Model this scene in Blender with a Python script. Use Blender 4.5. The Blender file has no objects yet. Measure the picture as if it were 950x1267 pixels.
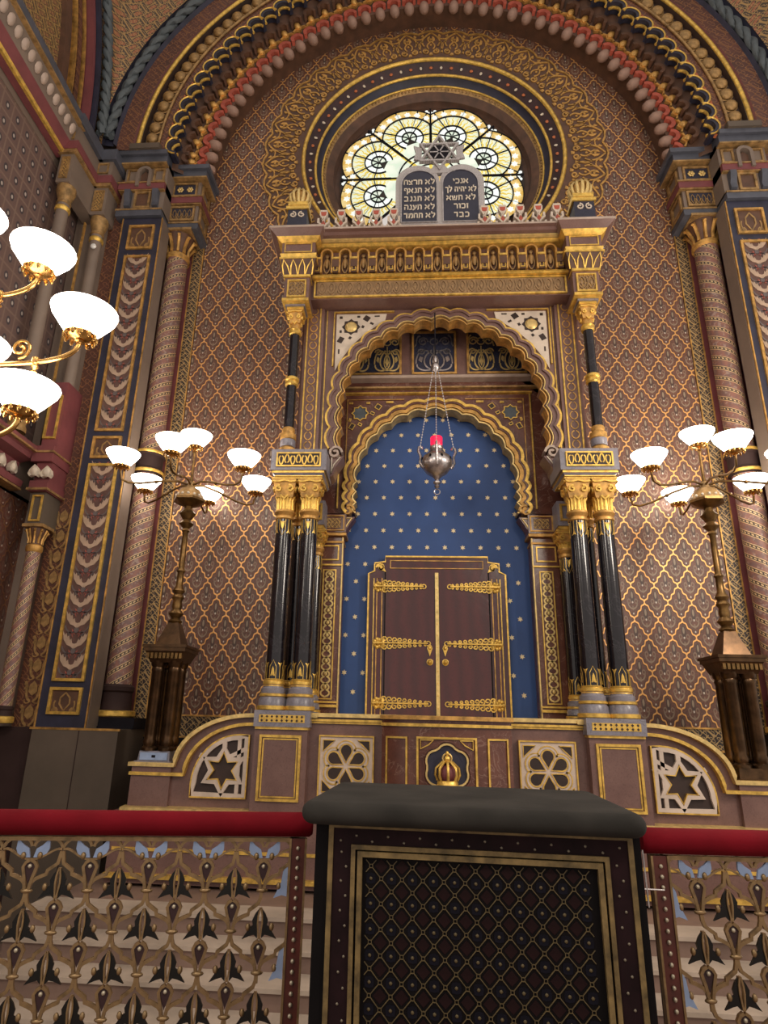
import bpy, math, random
from mathutils import Matrix, Vector
random.seed(7)
PI = math.pi
sin, cos = math.sin, math.cos
SC = bpy.context.scene
COL = SC.collection

# ------------------------------------------------------------------ camera
EYE = 2.3                         # eye height above the floor; model heights below are given from the eye
cam_d = bpy.data.cameras.new('camera')
cam = bpy.data.objects.new('camera', cam_d)
COL.objects.link(cam)
cam_d.sensor_fit = 'HORIZONTAL'
cam_d.sensor_width = 36.0
cam_d.lens = 787.505 * 36.0 / 950.0
cam_d.shift_x = (475.0 - 448.044) / 950.0
cam_d.shift_y = (637.491 - 633.5) / 950.0
cam_d.clip_end = 200
_ya, _pi, _ro = 0.0718758, 0.3168222, 0.0259869
_R = Vector((cos(_ya), sin(_ya), 0)); _F = Vector((-sin(_ya), cos(_ya), 0)); _Z = Vector((0, 0, 1))
_FW = cos(_pi) * _F + sin(_pi) * _Z; _UP = -sin(_pi) * _F + cos(_pi) * _Z
_X = cos(_ro) * _R + sin(_ro) * _UP; _Y = -sin(_ro) * _R + cos(_ro) * _UP
_m = Matrix((_X, _Y, -_FW)).transposed().to_4x4()
_m.translation = Vector((-0.42356, -7.0, EYE))
cam.matrix_world = _m
SC.camera = cam

# ------------------------------------------------------------------ world, exposure
w = bpy.data.worlds.new('world'); SC.world = w; w.use_nodes = True
w.node_tree.nodes['Background'].inputs[0].default_value = (1.0, 0.90, 0.82, 1)
w.node_tree.nodes['Background'].inputs[1].default_value = 0.60
SC.view_settings.view_transform = 'Standard'
SC.view_settings.look = 'None'
SC.view_settings.exposure = 0.22
SC.view_settings.gamma = 1.0
SC.view_settings.use_curve_mapping = False
LAMP = 7.5                        # glow of the milk-glass shades

def nave_fill(name, loc, power, r=0.5):   # unseen point lights added as fill, standing in for assumed nave chandeliers
    d = bpy.data.lights.new(name, 'POINT'); d.energy = power; d.color = (1.0, 0.88, 0.75); d.shadow_soft_size = r
    o = bpy.data.objects.new(name, d); COL.objects.link(o); o.location = (loc[0], loc[1], loc[2] + EYE)
nave_fill('nave_fill_light', (4.6, -3.2, 3.3), 430, 0.6)
nave_fill('nave_fill_light', (-3.2, -8.5, 5.0), 330, 0.6)
nave_fill('nave_fill_light', (3.2, -8.5, 5.0), 330, 0.6)

# ------------------------------------------------------------------ node helpers
def lin(c):
    return tuple(((v / 255.0) / 12.92 if v / 255.0 <= 0.04045 else ((v / 255.0 + 0.055) / 1.055) ** 2.4) for v in c) + (1,)

class S:
    """a value socket with arithmetic"""
    def __init__(s, t, k): s.t = t; s.k = k
    def op(s, o, a, b=None, c=None):
        n = s.t.nodes.new('ShaderNodeMath'); n.operation = o
        for i, q in enumerate((a, b, c)):
            if q is None: continue
            if isinstance(q, S): s.t.links.new(q.k, n.inputs[i])
            else: n.inputs[i].default_value = q
        return S(s.t, n.outputs[0])
    def __add__(s, o): return s.op('ADD', s, o)
    __radd__ = __add__
    def __sub__(s, o): return s.op('SUBTRACT', s, o)
    def __rsub__(s, o): return s.op('SUBTRACT', o, s)
    def __mul__(s, o): return s.op('MULTIPLY', s, o)
    __rmul__ = __mul__
    def __truediv__(s, o): return s.op('DIVIDE', s, o)
    def sin(s): return s.op('SINE', s)
    def abs(s): return s.op('ABSOLUTE', s)
    def sqrt(s): return s.op('SQRT', s)
    def frac(s): return s.op('FRACT', s)
    def round(s): return s.op('ROUND', s)
    def lt(s, o): return s.op('LESS_THAN', s, o)
    def gt(s, o): return s.op('GREATER_THAN', s, o)
    def max(s, o): return s.op('MAXIMUM', s, o)
    def min(s, o): return s.op('MINIMUM', s, o)
    def atan2(s, o): return s.op('ARCTAN2', s, o)

class MatB:
    def __init__(s, name):
        s.m = bpy.data.materials.new(name); s.m.use_nodes = True
        s.t = s.m.node_tree; s.b = s.t.nodes['Principled BSDF']
        s.tc = None
    def xyz(s):
        s.tc = s.tc or s.t.nodes.new('ShaderNodeTexCoord')
        n = s.t.nodes.new('ShaderNodeSeparateXYZ'); s.t.links.new(s.tc.outputs['Object'], n.inputs[0])
        return [S(s.t, n.outputs[i]) for i in range(3)]
    def noise(s, scale, detail=3, rough=0.55, dist=0.0):
        s.tc = s.tc or s.t.nodes.new('ShaderNodeTexCoord')
        n = s.t.nodes.new('ShaderNodeTexNoise'); s.t.links.new(s.tc.outputs['Object'], n.inputs['Vector'])
        n.inputs['Scale'].default_value = scale; n.inputs['Detail'].default_value = detail
        n.inputs['Roughness'].default_value = rough; n.inputs['Distortion'].default_value = dist
        return S(s.t, n.outputs[0])
    def voro(s, scale, feature='F1', rnd=1.0):
        s.tc = s.tc or s.t.nodes.new('ShaderNodeTexCoord')
        n = s.t.nodes.new('ShaderNodeTexVoronoi'); n.feature = feature
        s.t.links.new(s.tc.outputs['Object'], n.inputs['Vector'])
        n.inputs['Scale'].default_value = scale; n.inputs['Randomness'].default_value = rnd
        return S(s.t, n.outputs[0])
    def step(s, v, a, b):
        n = s.t.nodes.new('ShaderNodeMapRange'); n.clamp = True
        s.t.links.new(v.k, n.inputs[0]); n.inputs[1].default_value = a; n.inputs[2].default_value = b
        n.inputs[3].default_value = 0; n.inputs[4].default_value = 1
        return S(s.t, n.outputs[0])
    def mix(s, f, a, b):
        n = s.t.nodes.new('ShaderNodeMix'); n.data_type = 'RGBA'
        if isinstance(f, S): s.t.links.new(f.k, n.inputs[0])
        else: n.inputs[0].default_value = f
        for q, i in ((a, 6), (b, 7)):
            if isinstance(q, tuple): n.inputs[i].default_value = q
            else: s.t.links.new(q, n.inputs[i])
        return n.outputs[2]
    def done(s, col, rough=0.5, metal=0.0, bump=None, bs=0.3, bd=0.01, coat=0.0, spec=0.5):
        if isinstance(col, tuple): s.b.inputs['Base Color'].default_value = col
        else: s.t.links.new(col, s.b.inputs['Base Color'])
        for k, v in (('Roughness', rough), ('Metallic', metal)):
            if isinstance(v, S): s.t.links.new(v.k, s.b.inputs[k])
            else: s.b.inputs[k].default_value = v
        s.b.inputs['Coat Weight'].default_value = coat
        s.b.inputs['Coat Roughness'].default_value = 0.1
        s.b.inputs['Specular IOR Level'].default_value = spec
        if bump is not None:
            n = s.t.nodes.new('ShaderNodeBump'); n.inputs['Strength'].default_value = bs; n.inputs['Distance'].default_value = bd
            s.t.links.new(bump.k, n.inputs['Height']); s.t.links.new(n.outputs[0], s.b.inputs['Normal'])
        return s.m

M = {}
def stone(name, c1, c2, speck, scale=3.0, rough=0.3, veins=None, coat=0.0, vm=0.55):
    b = MatB(name)
    n = b.noise(scale, 6, 0.65)
    col = b.mix(b.step(n, 0.3, 0.7), lin(c1), lin(c2))
    f = b.noise(scale * 22, 2, 0.6)
    col = b.mix(b.step(f, 0.52, 0.72) * 0.45, col, lin(tuple(int(q * 0.6) for q in c1)))
    v = b.noise(scale * 5, 4, 0.7, 1.5)
    col = b.mix(b.step(v, 0.68, 0.74) * 0.6, col, lin(speck))
    if veins:
        q = b.noise(scale * 0.8, 5, 0.6, 1.2)
        ln = 1.0 - b.step((q - 0.5).abs(), 0.0, 0.014)
        col = b.mix(ln * vm, col, lin(veins))
    M[name] = b.done(col, rough, 0, coat=coat)
def plain(name, c, rough=0.5, metal=0.0, var=0.18, scale=9.0, bump=0.0, coat=0.0):
    b = MatB(name)
    n = b.noise(scale, 4, 0.6)
    d = tuple(int(q * (1 - var)) for q in c); e = tuple(min(255, int(q * (1 + var * 0.6))) for q in c)
    col = b.mix(b.step(n, 0.3, 0.7), lin(d), lin(e))
    M[name] = b.done(col, rough, metal, n if bump else None, bump, 0.01, coat)
stone('brown_marble', (126, 96, 88), (104, 76, 70), (168, 150, 142), 3.0, 0.32)
stone('red_marble', (112, 70, 56), (84, 50, 42), (160, 130, 115), 4.0, 0.25, (150, 120, 105))
stone('grey_marble', (142, 138, 146), (112, 108, 118), (178, 174, 178), 4.0, 0.3, (80, 78, 88))
stone('black_marble', (30, 25, 30), (20, 17, 22), (48, 42, 46), 3.0, 0.16, (78, 72, 78), 0.1, 0.25)
plain('step_lit', (176, 160, 144), 0.45, 0, 0.14, 2.5)  # tread tone lightened in colour for light falling from above
plain('step_front', (128, 104, 92), 0.5, 0, 0.14, 2.5)  # riser tone darkened for the shade on step fronts; floor shares it
plain('gold', (232, 186, 92), 0.36, 0.55, 0.22, 14, 0.12)
plain('pale_gold', (226, 196, 128), 0.42, 0.55, 0.15, 14)
plain('old_gold', (196, 150, 82), 0.45, 0.5, 0.3, 10)
plain('antique_gold', (166, 132, 84), 0.5, 0.4, 0.3, 12)
plain('bronze', (120, 92, 54), 0.36, 0.8, 0.3, 12)
plain('dark_bronze', (84, 62, 42), 0.28, 0.8, 0.3, 8)
plain('silver', (196, 188, 186), 0.3, 0.9, 0.2, 20, 0.2)
plain('brass', (206, 160, 92), 0.25, 0.9, 0.12, 10)
plain('cream', (206, 190, 172), 0.55, 0, 0.08, 6)
plain('grille_stone', (204, 186, 170), 0.5, 0, 0.08, 6)
plain('cream_stone', (178, 158, 144), 0.5, 0, 0.1, 6)
plain('navy', (44, 44, 62), 0.5, 0, 0.2, 5)
plain('slate_blue', (78, 80, 90), 0.5, 0, 0.15, 5)
plain('blue_paint', (44, 76, 132), 0.6, 0, 0.06, 3)
plain('rose', (122, 64, 66), 0.6, 0, 0.12, 3)
plain('leaf_red', (156, 84, 72), 0.6, 0, 0.15, 6)
plain('leaf_grey', (98, 88, 86), 0.6, 0, 0.15, 6)
plain('hood_tan', (146, 116, 100), 0.6, 0, 0.15, 6)
plain('rose_red', (176, 84, 66), 0.6, 0, 0.15, 6)
plain('umber', (92, 64, 48), 0.55, 0, 0.2, 5)
plain('dark_umber', (52, 36, 30), 0.5, 0, 0.25, 5)
plain('taupe', (124, 108, 96), 0.6, 0, 0.08, 2)
plain('dado_grey', (92, 80, 68), 0.6, 0, 0.1, 2)
plain('dado_brown', (58, 44, 42), 0.5, 0, 0.12, 2)
plain('black_paint', (30, 28, 34), 0.4, 0, 0.2, 4)
plain('pale_leaf', (176, 150, 128), 0.6, 0, 0.12, 8)
plain('teal_leaf', (84, 92, 96), 0.6, 0, 0.12, 8)
plain('lattice_bronze', (150, 124, 88), 0.38, 0.65, 0.25, 20)
plain('leaf_black', (22, 22, 20), 0.3, 0.2, 0.3, 12)
plain('leaf_blue', (150, 170, 205), 0.4, 0.1, 0.1, 8)
plain('post_red', (92, 40, 30), 0.45, 0, 0.2, 8)
plain('stud', (196, 184, 160), 0.35, 0.5, 0.1, 20)
plain('lectern_black', (17, 14, 15), 0.4, 0, 0.3, 6)
plain('lectern_border', (36, 21, 23), 0.5, 0, 0.3, 8)
plain('lectern_stud', (128, 118, 102), 0.4, 0.4, 0.1, 20)
plain('lectern_cell', (34, 18, 19), 0.5, 0, 0.3, 8)
plain('star_gold', (222, 204, 164), 0.5, 0.3, 0.1, 8)
plain('frieze_gilt', (150, 120, 84), 0.5, 0.25, 0.2, 10)
plain('lectern_maroon', (54, 28, 30), 0.5, 0, 0.3, 8)
plain('lectern_navy', (20, 19, 28), 0.45, 0, 0.3, 8)
plain('shaded_gold', (122, 102, 64), 0.5, 0.25, 0.35, 18)  # gold darkened in colour to suit the backlit lectern front
plain('panel_ground', (96, 68, 60), 0.55, 0, 0.2, 6)
plain('orange_paint', (186, 104, 62), 0.6, 0, 0.2, 8)
plain('white_plastic', (230, 228, 224), 0.4, 0, 0.02, 3)
plain('tablet_slate', (46, 46, 62), 0.3, 0, 0.1, 5)
plain('dim_gold', (94, 80, 52), 0.5, 0.2, 0.3, 18)  # lectern gold darkened further, standing for dim light on the tracery
plain('ivory', (214, 200, 180), 0.5, 0, 0.1, 8)

for _k in ('lectern_black', 'lectern_navy', 'lectern_border', 'lectern_cell', 'black_paint', 'dado_brown'):
    M[_k].node_tree.nodes['Principled BSDF'].inputs['Specular IOR Level'].default_value = 0.12
    M[_k].node_tree.nodes['Principled BSDF'].inputs['Roughness'].default_value = 0.6
def velvet(name, c, c2):
    b = MatB(name); n = b.noise(60, 3, 0.7); q = b.noise(5, 3, 0.5)
    col = b.mix(b.step(q, 0.3, 0.7), lin(c), lin(c2))
    m = b.done(col, 0.9, 0, n, 0.25, 0.004, spec=0.2)
    b.b.inputs['Sheen Weight'].default_value = 0.2; b.b.inputs['Sheen Roughness'].default_value = 0.4
    b.b.inputs['Sheen Tint'].default_value = lin(c2)
    M[name] = m
velvet('red_velvet', (100, 4, 17), (120, 8, 25))
velvet('grey_velvet', (42, 40, 37), (58, 55, 51))

def wood():
    b = MatB('mahogany'); x, y, z = b.xyz()
    n = b.noise(2.0, 4, 0.6, 0.4)
    s_ = (x * 34.0 + n * 9.0 + (z * 1.3)).sin() * 0.5 + 0.5
    col = b.mix(s_ * 0.5, lin((80, 28, 28)), lin((52, 19, 21)))
    g = b.noise(40, 3, 0.6)
    col = b.mix(b.step(g, 0.5, 0.8) * 0.4, col, lin((34, 12, 14)))
    M['mahogany'] = b.done(col, 0.22, 0, n, 0.12, 0.05, coat=0.5)
wood()

def diamond(name, ax, base, dark, line, motif, w=0.295, h=0.446, x0=-3.255, z0=2.024, bright=1.0):
    b = MatB(name); P = b.xyz(); x = P[ax]; z = P[2]
    a0 = (x - x0) / w + (z - z0) / h; b0 = (x - x0) / w - (z - z0) / h
    a = a0 + (b0 * (2 * PI * 3)).sin() * 0.032; c = b0 + (a0 * (2 * PI * 3)).sin() * 0.032
    da = (a - a.round()).abs(); dc = (c - c.round()).abs()
    d = da.min(dc)
    fa = a0.frac() - 0.5; fb = b0.frac() - 0.5
    u = fa + fb; v = fa - fb
    def ell(cu, cv, ru, rv):
        p = (u - cu) / ru; q = (v - cv) / rv
        return (p * p + q * q).sqrt()
    n = b.noise(3, 3, 0.6)
    col = b.mix(b.step(n, 0.3, 0.7), lin(base), lin(tuple(int(q * 0.84) for q in base)))
    fl = b.noise(55, 2, 0.6)
    col = b.mix(b.step(fl, 0.5, 0.6) * 0.5, col, lin(dark))
    col = b.mix((1.0 - b.step(ell(0, 0.34, 0.2, 0.4), 0.8, 1.0)) * 0.75, col, lin(dark))
    col = b.mix((1.0 - b.step(ell(0, 0.42, 0.1, 0.22), 0.8, 1.0)) * 0.9, col, lin(motif))
    r = ell(0, 0.02, 1, 1)
    cr = (1.0 - b.step((r - 0.40).abs(), 0.03, 0.06)) * (1.0 - b.step(v, -0.15, 0.05))
    cr2 = (1.0 - b.step((ell(0.3, 0.06, 1, 1).min(ell(-0.3, 0.06, 1, 1)) - 0.12).abs(), 0.02, 0.05)) * 0.7
    cr2 = cr2.max((1.0 - b.step(ell(0, -0.34, 0.09, 0.16), 0.8, 1.0)) * 0.6)
    col = b.mix(cr.max(cr2) * 0.8, col, lin(motif))
    dot = 1.0 - b.step(ell(0, 0.0, 0.07, 0.07).min(ell(0, -0.66, 0.06, 0.06)), 0.8, 1.0)
    col = b.mix(dot, col, lin((200, 190, 176)))
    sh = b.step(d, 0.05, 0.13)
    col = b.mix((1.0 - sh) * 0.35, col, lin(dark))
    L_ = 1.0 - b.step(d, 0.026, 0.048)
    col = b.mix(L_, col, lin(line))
    M[name] = b.done(col, 0.5 - L_ * 0.08, L_ * 0.5, L_, 0.5, 0.012)
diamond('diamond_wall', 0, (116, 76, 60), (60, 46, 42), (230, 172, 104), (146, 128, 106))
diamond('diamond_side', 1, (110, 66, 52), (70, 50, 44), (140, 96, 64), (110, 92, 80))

def damask(name, ax, ground, c1, c2=None, per=0.3, vper=0.3, thick=0.11):
    """small swirling arabesque: two interlaced sine nets plus curls"""
    b = MatB(name); P = b.xyz(); x = P[ax[0]]; z = P[ax[1]]
    n = b.noise(2.2, 2, 0.5)
    X = x * (2 * PI / per); Z = z * (2 * PI / vper)
    p = (X + (Z * 1.0).sin() * 1.3).sin() * (Z + (X * 1.0).sin() * 1.3).sin()
    q = ((X * 2.0 + (Z * 2.0).sin() * 1.5).sin() + (Z * 2.0 + (X * 2.0).sin() * 1.5).sin()) * 0.5
    l1 = 1.0 - b.step((p - 0.12).abs(), thick * 0.6, thick)
    l2 = 1.0 - b.step((q - 0.3).abs(), thick * 0.8, thick * 1.3)
    col = b.mix(b.step(n, 0.3, 0.7), lin(ground), lin(tuple(int(k * 0.8) for k in ground)))
    if c2: col = b.mix(b.step(p * -1.0, 0.4, 0.5), col, lin(c2))
    col = b.mix(l1.max(l2 * 0.8), col, lin(c1))
    M[name] = b.done(col, 0.5, l1 * 0.4, l1, 0.4, 0.01)
damask('border_fret', (0, 2), (52, 40, 36), (176, 146, 98), None, 0.18, 0.18, 0.22)
damask('floral_band', (0, 2), (96, 58, 46), (142, 98, 66), None, 0.3, 0.3, 0.14)
damask('gilt_foliage', (1, 2), (88, 66, 48), (180, 146, 90), (128, 84, 60), 0.24, 0.22, 0.24)
damask('pendentive_foliage', (0, 2), (80, 64, 50), (170, 136, 88), (150, 92, 62), 0.2, 0.22, 0.22)
damask('gilt_relief', (0, 2), (110, 80, 54), (196, 158, 92), None, 0.1, 0.12, 0.25)
damask('blue_arabesque_ground', (0, 2), (30, 32, 54), (46, 50, 76), None, 0.12, 0.14, 0.2)
damask('silver_chasing', (0, 2), (150, 142, 140), (206, 200, 198), None, 0.05, 0.06, 0.3)

def spiral(name, ground, c1, c2, sg):
    b = MatB(name); x, y, z = b.xyz()
    th = y.atan2(x) / (2 * PI)
    s_ = (z / 0.16 + th * (4.0 * sg)).frac()
    k = (th * 26.0 + z * (5.0 * sg)).frac()
    n = b.noise(16, 3, 0.6)
    col = b.mix(b.step(n, 0.42, 0.58), lin(ground), lin(c1))
    n2 = b.noise(24, 2, 0.5)
    col = b.mix(b.step(n2, 0.56, 0.62) * 0.8, col, lin(c2))
    band = (s_ - 0.5).abs()
    inb = 1.0 - b.step(band, 0.15, 0.17)
    col = b.mix(inb, col, lin((58, 46, 44)))
    dot = (1.0 - b.step(band, 0.05, 0.07)) * (k - 0.5).abs().lt(0.3)
    edge = 1.0 - b.step((band - 0.17).abs(), 0.025, 0.045)
    col = b.mix(dot.max(edge), col, lin((206, 176, 130)))
    M[name] = b.done(col, 0.5, edge * 0.3, edge, 0.4, 0.01)
spiral('spiral_paint', (112, 86, 82), (136, 92, 80), (150, 128, 118), -1)
spiral('spiral_paint_right', (112, 86, 82), (136, 92, 80), (150, 128, 118), 1)

def dots(name, ax):
    b = MatB(name); P = b.xyz(); x = P[ax]; z = P[2]
    u = (x / 0.22).frac() - 0.5; v = (z / 0.26).frac() - 0.5
    r = ((u / 0.8) * (u / 0.8) + v * v).sqrt()
    col = b.mix(1.0 - b.step(r, 0.2, 0.26), lin((108, 86, 80)), lin((64, 58, 62)))
    col = b.mix(1.0 - b.step(r, 0.09, 0.12), col, lin((176, 166, 156)))
    e = u.abs().max(v.abs())
    col = b.mix(b.step(e, 0.43, 0.46), col, lin((126, 104, 92)))
    M[name] = b.done(col, 0.55)
dots('pierced_screen', 1)

def emit(name, c, s, base=None):
    b = MatB(name)
    b.b.inputs['Base Color'].default_value = lin(base or c)
    b.b.inputs['Emission Color'].default_value = lin(c); b.b.inputs['Emission Strength'].default_value = s
    b.b.inputs['Roughness'].default_value = 0.3
    M[name] = b.m
emit('milk_glass_lit', (255, 244, 230), LAMP, (245, 240, 232))
emit('red_glass', (255, 30, 70), 1.1, (220, 20, 50))
def glasspane(name, c, c2, s):
    b = MatB(name); n = b.noise(7, 3, 0.6)
    col = b.mix(b.step(n, 0.35, 0.65), lin(c), lin(c2))
    b.t.links.new(col, b.b.inputs['Base Color']); b.t.links.new(col, b.b.inputs['Emission Color'])
    b.b.inputs['Emission Strength'].default_value = s; b.b.inputs['Roughness'].default_value = 0.15
    M[name] = b.m
glasspane('pane_pale', (204, 222, 206), (226, 236, 222), 0.5)
glasspane('pane_cream', (228, 230, 206), (208, 220, 196), 0.52)
glasspane('pane_amber', (200, 160, 66), (226, 204, 140), 0.45)
glasspane('pane_yellow', (222, 204, 96), (206, 180, 70), 0.5)
glasspane('pane_white', (236, 242, 240), (214, 226, 226), 0.62)

# ------------------------------------------------------------------ mesh helpers
class MB:
    def __init__(s, sx=1): s.v = []; s.f = []; s.sx = sx
    def add(s, vs, fs):
        k = len(s.v); s.v += [(p[0] * s.sx, p[1], p[2]) for p in vs]
        s.f += [tuple(i + k for i in (f if s.sx > 0 else f[::-1])) for f in fs]
        return s
    def box(s, x0, x1, y0, y1, z0, z1):
        return s.add([(x0, y0, z0), (x1, y0, z0), (x1, y1, z0), (x0, y1, z0), (x0, y0, z1), (x1, y0, z1), (x1, y1, z1), (x0, y1, z1)],
                     [(0, 3, 2, 1), (4, 5, 6, 7), (0, 1, 5, 4), (1, 2, 6, 5), (2, 3, 7, 6), (3, 0, 4, 7)])
    def taper(s, b, t, z0, z1):     # b,t = (x0,x1,y0,y1)
        return s.add([(b[0], b[2], z0), (b[1], b[2], z0), (b[1], b[3], z0), (b[0], b[3], z0), (t[0], t[2], z1), (t[1], t[2], z1), (t[1], t[3], z1), (t[0], t[3], z1)],
                     [(0, 3, 2, 1), (4, 5, 6, 7), (0, 1, 5, 4), (1, 2, 6, 5), (2, 3, 7, 6), (3, 0, 4, 7)])
    def prism(s, poly, Mf, h0=0.0, h1=0.02):      # Mf(u,v,h) -> xyz ; h0 back, h1 front
        n = len(poly)
        vs = [Mf(u, v, h0) for u, v in poly] + [Mf(u, v, h1) for u, v in poly]
        fs = [tuple(range(n))[::-1], tuple(range(n, 2 * n))] + [(i, (i + 1) % n, n + (i + 1) % n, n + i) for i in range(n)]
        return s.add(vs, fs)
    def plate(s, A, B, Mf, h0, h1, closed=False):     # strip between outline A and outline B
        n = len(A); vs = []
        for L_ in (A, B):
            for h in (h0, h1): vs += [Mf(u, v, h) for u, v in L_]
        a0, a1, b0, b1 = 0, n, 2 * n, 3 * n; fs = []
        for i in range(n if closed else n - 1):
            j = (i + 1) % n
            fs += [(a1 + i, a1 + j, b1 + j, b1 + i), (a0 + j, a0 + i, b0 + i, b0 + j), (a0 + i, a0 + j, a1 + j, a1 + i), (b0 + j, b0 + i, b1 + i, b1 + j)]
        if not closed:
            fs += [(a0, a1, b1, b0), (a0 + n - 1, b0 + n - 1, b1 + n - 1, a1 + n - 1)]
        return s.add(vs, fs)
    def rib(s, pts, wd, Mf, h0=0.0, h1=0.012, closed=False, taper=None):
        n = len(pts); A = []; B = []
        for i in range(n):
            p = pts[(i - 1) % n] if (closed or i > 0) else pts[i]; q = pts[(i + 1) % n] if (closed or i < n - 1) else pts[i]
            dx, dy = q[0] - p[0], q[1] - p[1]; l = math.hypot(dx, dy) or 1
            k = wd / 2 * (taper(i / max(1, n - 1)) if taper else 1)
            A.append((pts[i][0] - dy / l * k, pts[i][1] + dx / l * k)); B.append((pts[i][0] + dy / l * k, pts[i][1] - dx / l * k))
        return s.plate(A, B, Mf, h0, h1, closed)
    def lathe(s, prof, c=(0, 0, 0), seg=16, a0=0, a1=2 * PI):
        full = abs(a1 - a0 - 2 * PI) < 1e-6; n = len(prof); m = seg if full else seg + 1
        vs = [(c[0] + r * cos(a0 + (a1 - a0) * j / seg), c[1] + r * sin(a0 + (a1 - a0) * j / seg), c[2] + z) for j in range(m) for r, z in prof]
        fs = []
        for j in range(seg):
            k = (j + 1) % m
            for i in range(n - 1): fs.append((j * n + i, k * n + i, k * n + i + 1, j * n + i + 1))
        return s.add(vs, fs)
    def tube(s, pts, r, seg=6, closed=False, cap=True):
        P_ = [Vector(p) for p in pts]; n = len(P_); vs = []; nrm = None
        for i in range(n):
            t = (P_[(i + 1) % n] - P_[i - 1]) if closed else (P_[min(i + 1, n - 1)] - P_[max(i - 1, 0)])
            t.normalize()
            if nrm is None: nrm = t.orthogonal().normalized()
            nrm = (nrm - t * nrm.dot(t)); nrm = nrm.normalized() if nrm.length > 1e-6 else t.orthogonal().normalized()
            bn = t.cross(nrm); rr = r(i / max(1, n - 1)) if callable(r) else r
            vs += [tuple(P_[i] + nrm * (rr * cos(2 * PI * j / seg)) + bn * (rr * sin(2 * PI * j / seg))) for j in range(seg)]
        fs = [(i * seg + j, ((i + 1) % n) * seg + j, ((i + 1) % n) * seg + (j + 1) % seg, i * seg + (j + 1) % seg) for i in range(n if closed else n - 1) for j in range(seg)]
        if not closed and cap: fs += [tuple(range(seg)), tuple(range((n - 1) * seg, n * seg))[::-1]]
        return s.add(vs, fs)
    def ball(s, c, r, sc=(1, 1, 1), seg=10, rings=6):
        vs = []; fs = []
        for i in range(rings + 1):
            a = -PI / 2 + PI * i / rings
            for j in range(seg): vs.append((c[0] + r * sc[0] * cos(a) * cos(2 * PI * j / seg), c[1] + r * sc[1] * cos(a) * sin(2 * PI * j / seg), c[2] + r * sc[2] * sin(a)))
        for i in range(rings):
            for j in range(seg): fs.append((i * seg + j, i * seg + (j + 1) % seg, (i + 1) * seg + (j + 1) % seg, (i + 1) * seg + j))
        return s.add(vs, fs)
    def arc(s, prof, c, a0, a1, n, closedp=False):     # profile of (r, y) revolved about the y axis through c=(x,z)
        m = len(prof)
        vs = [(c[0] + r * cos(a0 + (a1 - a0) * j / n), y, c[1] + r * sin(a0 + (a1 - a0) * j / n)) for j in range(n + 1) for r, y in prof]
        fs = []
        for j in range(n):
            for i in range(m if closedp else m - 1):
                k = (i + 1) % m
                fs.append((j * m + i, j * m + k, (j + 1) * m + k, (j + 1) * m + i))
        return s.add(vs, fs)
    def line(s, prof, x0, x1):     # closed profile of (y, z) extruded along x
        n = len(prof)
        vs = [(x0, y, z) for y, z in prof] + [(x1, y, z) for y, z in prof]
        return s.add(vs, [tuple(range(n)), tuple(range(n, 2 * n))[::-1]] + [(i, n + i, n + (i + 1) % n, (i + 1) % n) for i in range(n)])
    def liney(s, prof, y0, y1):    # closed profile of (x, z) extruded along y
        n = len(prof)
        vs = [(x, y0, z) for x, z in prof] + [(x, y1, z) for x, z in prof]
        return s.add(vs, [tuple(range(n)), tuple(range(n, 2 * n))[::-1]] + [(i, n + i, n + (i + 1) % n, (i + 1) % n) for i in range(n)])
    def frame(s, x0, x1, z0, z1, wd, y, t=0.02):       # rectangular moulding standing on plane y
        o = [(x0, z0), (x1, z0), (x1, z1), (x0, z1)]; i_ = [(x0 + wd, z0 + wd), (x1 - wd, z0 + wd), (x1 - wd, z1 - wd), (x0 + wd, z1 - wd)]
        return s.plate(o, i_, lambda u, v, h: (u, y - h, v), 0, t, True)
    def mesh(s, name, mat, smooth=None):
        me = bpy.data.meshes.new(name); me.from_pydata(s.v, [], s.f); me.materials.append(M[mat] if isinstance(mat, str) else mat)
        if smooth:
            me.polygons.foreach_set('use_smooth', [True] * len(me.polygons)); me.set_sharp_from_angle(angle=math.radians(smooth))
        me.update(); return me

def FP(y, cx=0.0, cz=0.0, sc=1.0, rot=0.0, flip=1):     # a frontal plane at depth y, h towards the viewer
    c_, s_ = cos(rot), sin(rot)
    return lambda u, v, h: (cx + sc * (flip * u * c_ - v * s_), y - h, cz + sc * (flip * u * s_ + v * c_))
ALLTOP = []
def thing(name, label, cat, loc=(0, 0, 0), group=None, kind=None):
    o = bpy.data.objects.new(name, None); COL.objects.link(o); o.location = loc; o.empty_display_size = 0.1
    o['label'] = label
    if cat: o['category'] = cat
    if group: o['group'] = group
    if kind: o['kind'] = kind
    ALLTOP.append(o); return o
def place(name, me, parent, loc=None, rot=None, scale=None, label=None, kind=None):
    """an object using mesh data; loc None = mesh is in scene coordinates"""
    o = bpy.data.objects.new(name, me); COL.objects.link(o)
    base = Vector(loc) if loc is not None else Vector((0, 0, 0))
    if parent is not None:
        o.parent = parent; q = parent; off = Vector((0, 0, 0))
        while q is not None: off += q.location; q = q.parent
        base = base - off
    else: ALLTOP.append(o)
    o.location = base
    if rot: o.rotation_euler = rot
    if scale: o.scale = scale
    if label: o['label'] = label
    if kind: o['kind'] = kind
    return o
def part(parent, name, mb, mat, smooth=None, loc=None, label=None, kind=None, rot=None):
    return place(name, mb.mesh(name, mat, smooth), parent, loc, rot, None, label, kind)
def solo(name, mb, mat, label, cat, smooth=None, group=None, kind=None, loc=None):
    o = part(None, name, mb, mat, smooth, loc); o['label'] = label
    if cat: o['category'] = cat
    if group: o['group'] = group
    if kind: o['kind'] = kind
    return o
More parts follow.
